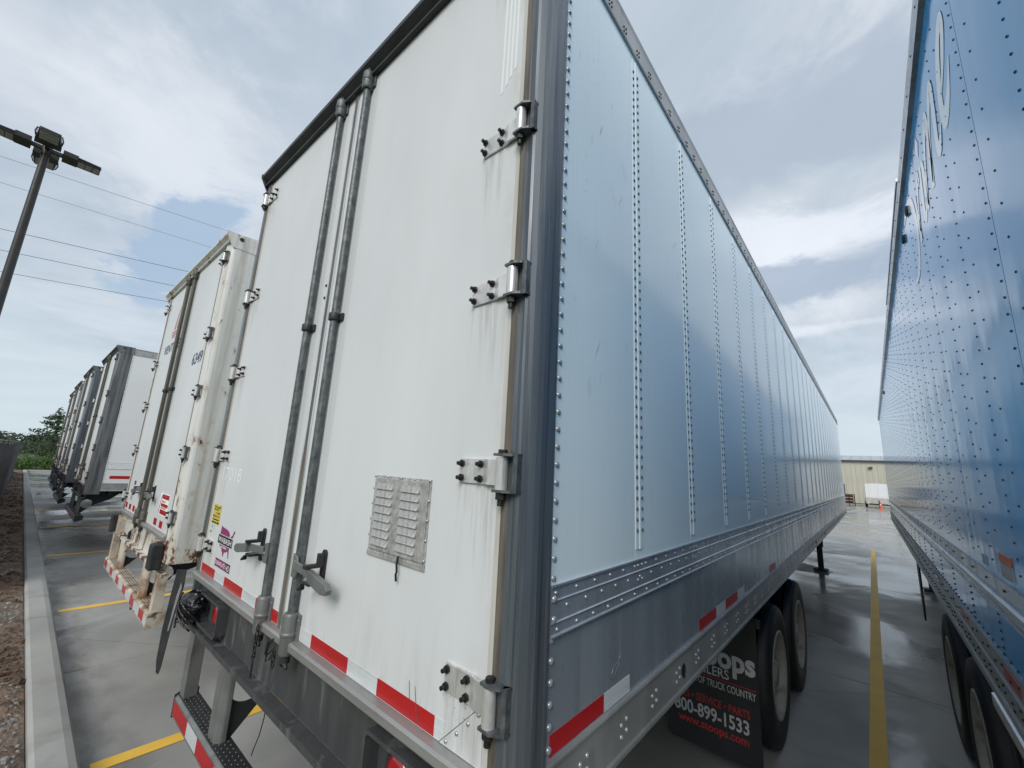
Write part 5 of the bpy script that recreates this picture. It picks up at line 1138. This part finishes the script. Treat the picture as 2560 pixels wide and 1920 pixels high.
# ================================================================== lamp pole, cables, fence
LP = empty('lot_light_pole', (-11.66, -1.64, 0)); tag(LP, 'tall dark pole with four flat led floodlights at its top', 'lamp post')
MB().cyl((0, 0, 0.1), (0, 0, 7.92), 0.085, 0.060, n=20).obj('pole', 'pole', LP); MB().cyl((0, 0, 7.82), (0, 0, 8.06), 0.075, n=16).obj('hub', 'pole', LP)
MB().cyl((0, 0, 0.0), (0, 0, 0.6), 0.28, n=24).obj('footing', 'kerb', LP)
for k in range(4):
    a = k * PI / 2 + 0.03; ca, sa = math.cos(a), math.sin(a)
    def T(x, y, z): z2 = z; return (x * ca - y * sa, x * sa + y * ca, 7.96 + z2)
    def tb(q, x0, x1, y0, y1, z0, z1, tp=0.0):
        q.add([T(x0, y0, z0), T(x1, y0 + tp, z0), T(x1, y1 - tp, z0), T(x0, y1, z0), T(x0, y0, z1), T(x1, y0 + tp, z1), T(x1, y1 - tp, z1), T(x0, y1, z1)], [(0, 3, 2, 1), (4, 5, 6, 7), (0, 1, 5, 4), (1, 2, 6, 5), (2, 3, 7, 6), (3, 0, 4, 7)])
    q = MB(); tb(q, 0.04, 0.26, -0.035, 0.035, -0.04, 0.03); tb(q, 0.22, 0.44, -0.185, 0.185, -0.05, 0.05, 0.004); tb(q, 0.44, 0.79, -0.165, 0.165, -0.045, 0.030, 0.022)
    for s_ in (-1, 1):
        q.tube([T(0.43, s_ * 0.182, 0), T(0.60, s_ * 0.192, -0.004), T(0.78, s_ * 0.165, -0.01), T(0.795, s_ * 0.11, -0.012)], 0.009, 6)
        for x_ in [0.45 + 0.03 * j for j in range(11)]: q.tube([T(x_, s_ * 0.13, -0.006), T(x_, s_ * 0.182, -0.006)], 0.004, 4)
    fx_ = q.obj('floodlight', 'pole', LP)
    for j in range(3): q = MB(); tb(q, 0.45 + j * 0.113, 0.55 + j * 0.113, -0.130, 0.130, -0.054, -0.0455); q.obj('led_panel', 'led', fx_)
wires = [((-22.008, -3.267), (-20.783, 3.51), 0.011), ((-24.408, -3.321), (-23.282, 3.563), 0.011), ((-30.071, -3.448), (-27.788, 3.531), 0.022), ((-33.578, -3.527), (-31.125, 3.523), 0.024), ((-38.052, -3.627), (-35.023, 3.86), 0.026)]
wlab = ['highest thin cable crossing the sky at the left', 'second thin cable from the top, behind the lamp pole', 'upper of the three dark cables crossing the lamp pole', 'middle of the three dark cables crossing the lamp pole', 'lowest dark cable, ending behind the numbered trailer']
for (a, b_, rr_), lb_ in zip(wires, wlab):
    dx_ = (b_[0] - a[0]) / (b_[1] - a[1]); pts = []
    for k in range(41):
        y_ = -55 + 110 * k / 40; pts.append((a[0] + dx_ * (y_ - a[1]), y_, 12.0 + 0.0004 * (y_ - 0.0) ** 2 - 0.0))
    tag(MB().tube(pts, rr_ * 0.55, 5).obj('power_cable', 'wire'), lb_, 'cable', 'overhead power cables')
FN = empty('screened_fence', (-3.0, -1.10, 0)); tag(FN, 'dark mesh screened fence running along the soil strip at the left edge', 'fence')
n = 420; vs = []; R_ = 14
for i in range(n + 1):
    x = -8.0 - 32.5 * (i / n) ** 1.3; yb = -1.10 + 0.0058 * (-3.0 - x)
    for j in range(R_ + 1):
        z = 0.09 + 1.90 * j / R_
        rip = 0.014 * noise.noise(Vector((x * 1.6, z * 5, 0))) + 0.016 * math.sin(z * 16 + 2.2 * noise.noise(Vector((x * 0.9, z * 2, 3)))) * (0.4 + 0.6 * (z / 2))
        vs.append((x + 3.0, yb + rip + 1.10, z - 0.018 * (1 - math.cos(2 * PI * x / 3.0)) * (j / R_)))
q = MB().add(vs, [(i * (R_ + 1) + j, (i + 1) * (R_ + 1) + j, (i + 1) * (R_ + 1) + j + 1, i * (R_ + 1) + j + 1) for i in range(n) for j in range(R_)], True); q.obj('mesh_screen', 'mesh_fence', FN)
for i in range(12): x = -8.1 - 3.0 * i; yb = -1.135 + 0.0058 * (-3.0 - x); MB().cyl((x + 3.0, yb + 1.10, 0), (x + 3.0, yb + 1.10, 2.06), 0.024, n=10).obj('post', 'galv', FN)
MB().cyl((-5.0, -0.01, 2.03), (-38.5, 0.19, 2.03), 0.018, n=8).obj('top_rail', 'galv', FN)
F2 = empty('far_fence', (-45.6, 0, 0)); tag(F2, 'thin wire and post fence line crossing in front of the far tree', 'fence')
MB().cyl((0, -4, 2.03), (0, 40, 2.03), 0.022, n=6).obj('top_wire', 'wire', F2)
for k in range(12): MB().cyl((0, -4 + 4 * k, -0.3), (0, -4 + 4 * k, 2.05), 0.03, n=8).obj('post', 'wire', F2)

# ================================================================== vegetation at the left end
def leaves(m, c, r, n, size, rnd, squash=(1, 1, 0.7), hollow=0.35):
    for _ in range(n):
        while True:
            p = Vector((rnd.uniform(-1, 1), rnd.uniform(-1, 1), rnd.uniform(-1, 1)))
            if hollow < p.length <= 1: break
        c_ = (c[0] + p.x * r * squash[0], c[1] + p.y * r * squash[1], c[2] + p.z * r * squash[2])
        a = Vector((rnd.gauss(0, 1), rnd.gauss(0, 1), rnd.gauss(0, .6))).normalized(); b_ = a.orthogonal().normalized(); b_ = (b_ * math.cos(rnd.random() * 6) + a.cross(b_) * math.sin(rnd.random() * 6)); s = size * rnd.uniform(0.6, 1.4)
        m.add([(c_[0] - a.x * s, c_[1] - a.y * s, c_[2] - a.z * s), (c_[0] + b_.x * s * .5, c_[1] + b_.y * s * .5, c_[2] + b_.z * s * .5), (c_[0] + a.x * s, c_[1] + a.y * s, c_[2] + a.z * s), (c_[0] - b_.x * s * .5, c_[1] - b_.y * s * .5, c_[2] - b_.z * s * .5)], [(0, 1, 2, 3)])
def tree(loc, h, spread, seed, lm, label, n_br=22, nl=110, size=0.10, group=None, low=0.28):
    rnd = random.Random(seed); T_ = empty('tree', loc); tag(T_, label, 'tree', group)
    tk = MB(); tk.tube([(0, 0, 0), (0.05 * h * .2, 0.02, h * 0.3), (-0.03, 0.05, h * 0.6), (0.02, 0, h * 0.92)], 0.045 * h * .45, 8)
    cr = MB()
    for i in range(n_br):
        t = low + (1 - low) * (i + rnd.random()) / n_br; z0 = h * t * 0.9; a = i * 2.4 + rnd.uniform(-.5, .5); L = spread * (1.05 - 0.8 * max(0, (t - 0.35) / 0.65)) * rnd.uniform(0.6, 1.15)
        pts = [(0, 0, z0)]; zr = rnd.uniform(0.05, 0.22)
        for k in range(1, 4): pts.append((math.cos(a) * L * k / 3, math.sin(a) * L * k / 3, z0 + L * zr * k / 3 + rnd.uniform(-.05, .05)))
        tk.tube(pts, 0.008 * h * (1.1 - t), 5)
        for k in (1, 2, 3):
            p = pts[k]; leaves(cr, (p[0] + rnd.uniform(-.2, .2), p[1] + rnd.uniform(-.2, .2), p[2] + 0.08), 0.30 * spread * (1.15 - .5 * t) * rnd.uniform(.6, 1.1), nl // 3, size, rnd, (1, 1, 0.42), 0.1)
    leaves(cr, (0, 0, h * 0.96), 0.22 * spread, nl, size, rnd, (0.7, 0.7, 1.3), 0)
    tk.obj('trunk', 'bark', T_); cr.obj('crown', lm, T_)
    return T_
tree((-50.3, 0.75, -0.2), 4.9, 2.15, 4, 'leaf_dark', 'tall airy tree behind the left end of the trailer row', 26, 120, 0.085)
tree((-53.5, 4.2, -0.2), 4.3, 2.2, 9, 'leaf_dark', 'second tree mostly hidden behind the farthest trailers', 20, 100, 0.10)
def shrub(loc, r, h, seed, lm, label, n=1500):
    rnd = random.Random(seed); m = MB(); S = empty('shrub', loc); tag(S, label, 'shrub', 'shrubs along the far kerb')
    for i in range(9):
        c = (rnd.uniform(-.6, .6) * r, rnd.uniform(-.6, .6) * r, h * rnd.uniform(0.25, 0.72)); leaves(m, c, h * 0.36, n // 9, 0.055, rnd, (1.2, 1.2, 0.9), 0.5)
    m.obj('foliage', lm, S)
    q = MB()
    for i in range(6): q.tube([(0, 0, 0), (rnd.uniform(-.4, .4) * r, rnd.uniform(-.4, .4) * r, h * .6)], 0.015, 5)
    q.obj('stems', 'bark', S)
sl = ['low bright shrub beside the fence end', 'broad bright green shrub left of the kerb end', 'leafy green shrub at the far kerb corner', 'green shrub right of the kerb corner', 'shrub against the leftmost trailer', 'shrub partly behind the leftmost trailer', 'darker shrub behind the bright ones at the far left', 'dark shrub below the tall airy tree']
for i, (x_, y_, r_, h_, mm) in enumerate([(-46.8, -1.5, 0.9, 1.25, 'leaf_bright'), (-46.4, -0.75, 0.9, 1.05, 'leaf_bright'), (-46.3, 0.05, 0.9, 1.15, 'leaf_bright'), (-46.5, 0.85, 0.9, 1.2, 'leaf_bright'), (-46.2, 1.7, 1.0, 1.2, 'leaf_bright'), (-46.5, 2.7, 1.1, 1.3, 'leaf_bright'), (-48.2, -1.9, 1.1, 1.9, 'leaf'), (-48.6, 0.6, 1.3, 1.75, 'leaf')]):
    shrub((x_, y_, 0.0), r_, h_, 20 + i, mm, sl[i])
rnd = random.Random(77); m = MB()
for i in range(230):
    y_ = -75 + 190 * rnd.random(); x_ = -112 - 25 * rnd.random(); leaves(m, (x_, y_, 1.7 + 0.8 * noise.noise(Vector((y_ * 0.13, x_ * .1, 0)))), 1.9, 130, 0.32, rnd, (1.2, 1.5, 1.0), 0.2)
m.obj('distant_treeline', 'far_leaf')['kind'] = 'stuff'
# rough grass tufts on the bank behind the far kerb
rnd = random.Random(5); m = MB()
for i in range(6000):
    x_ = -44.78 - 3.2 * rnd.random() ** 1.3; y_ = rnd.uniform(-3.5, 6); h_ = rnd.uniform(0.08, 0.24); a = rnd.random() * 6.28; w_ = 0.012
    m.add([(x_ - w_ * math.cos(a), y_ - w_ * math.sin(a), 0), (x_ + w_ * math.cos(a), y_ + w_ * math.sin(a), 0), (x_ + rnd.uniform(-.06, .06), y_ + rnd.uniform(-.06, .06), h_)], [(0, 1, 2)])
m.obj('grass', 'leaf')['kind'] = 'stuff'
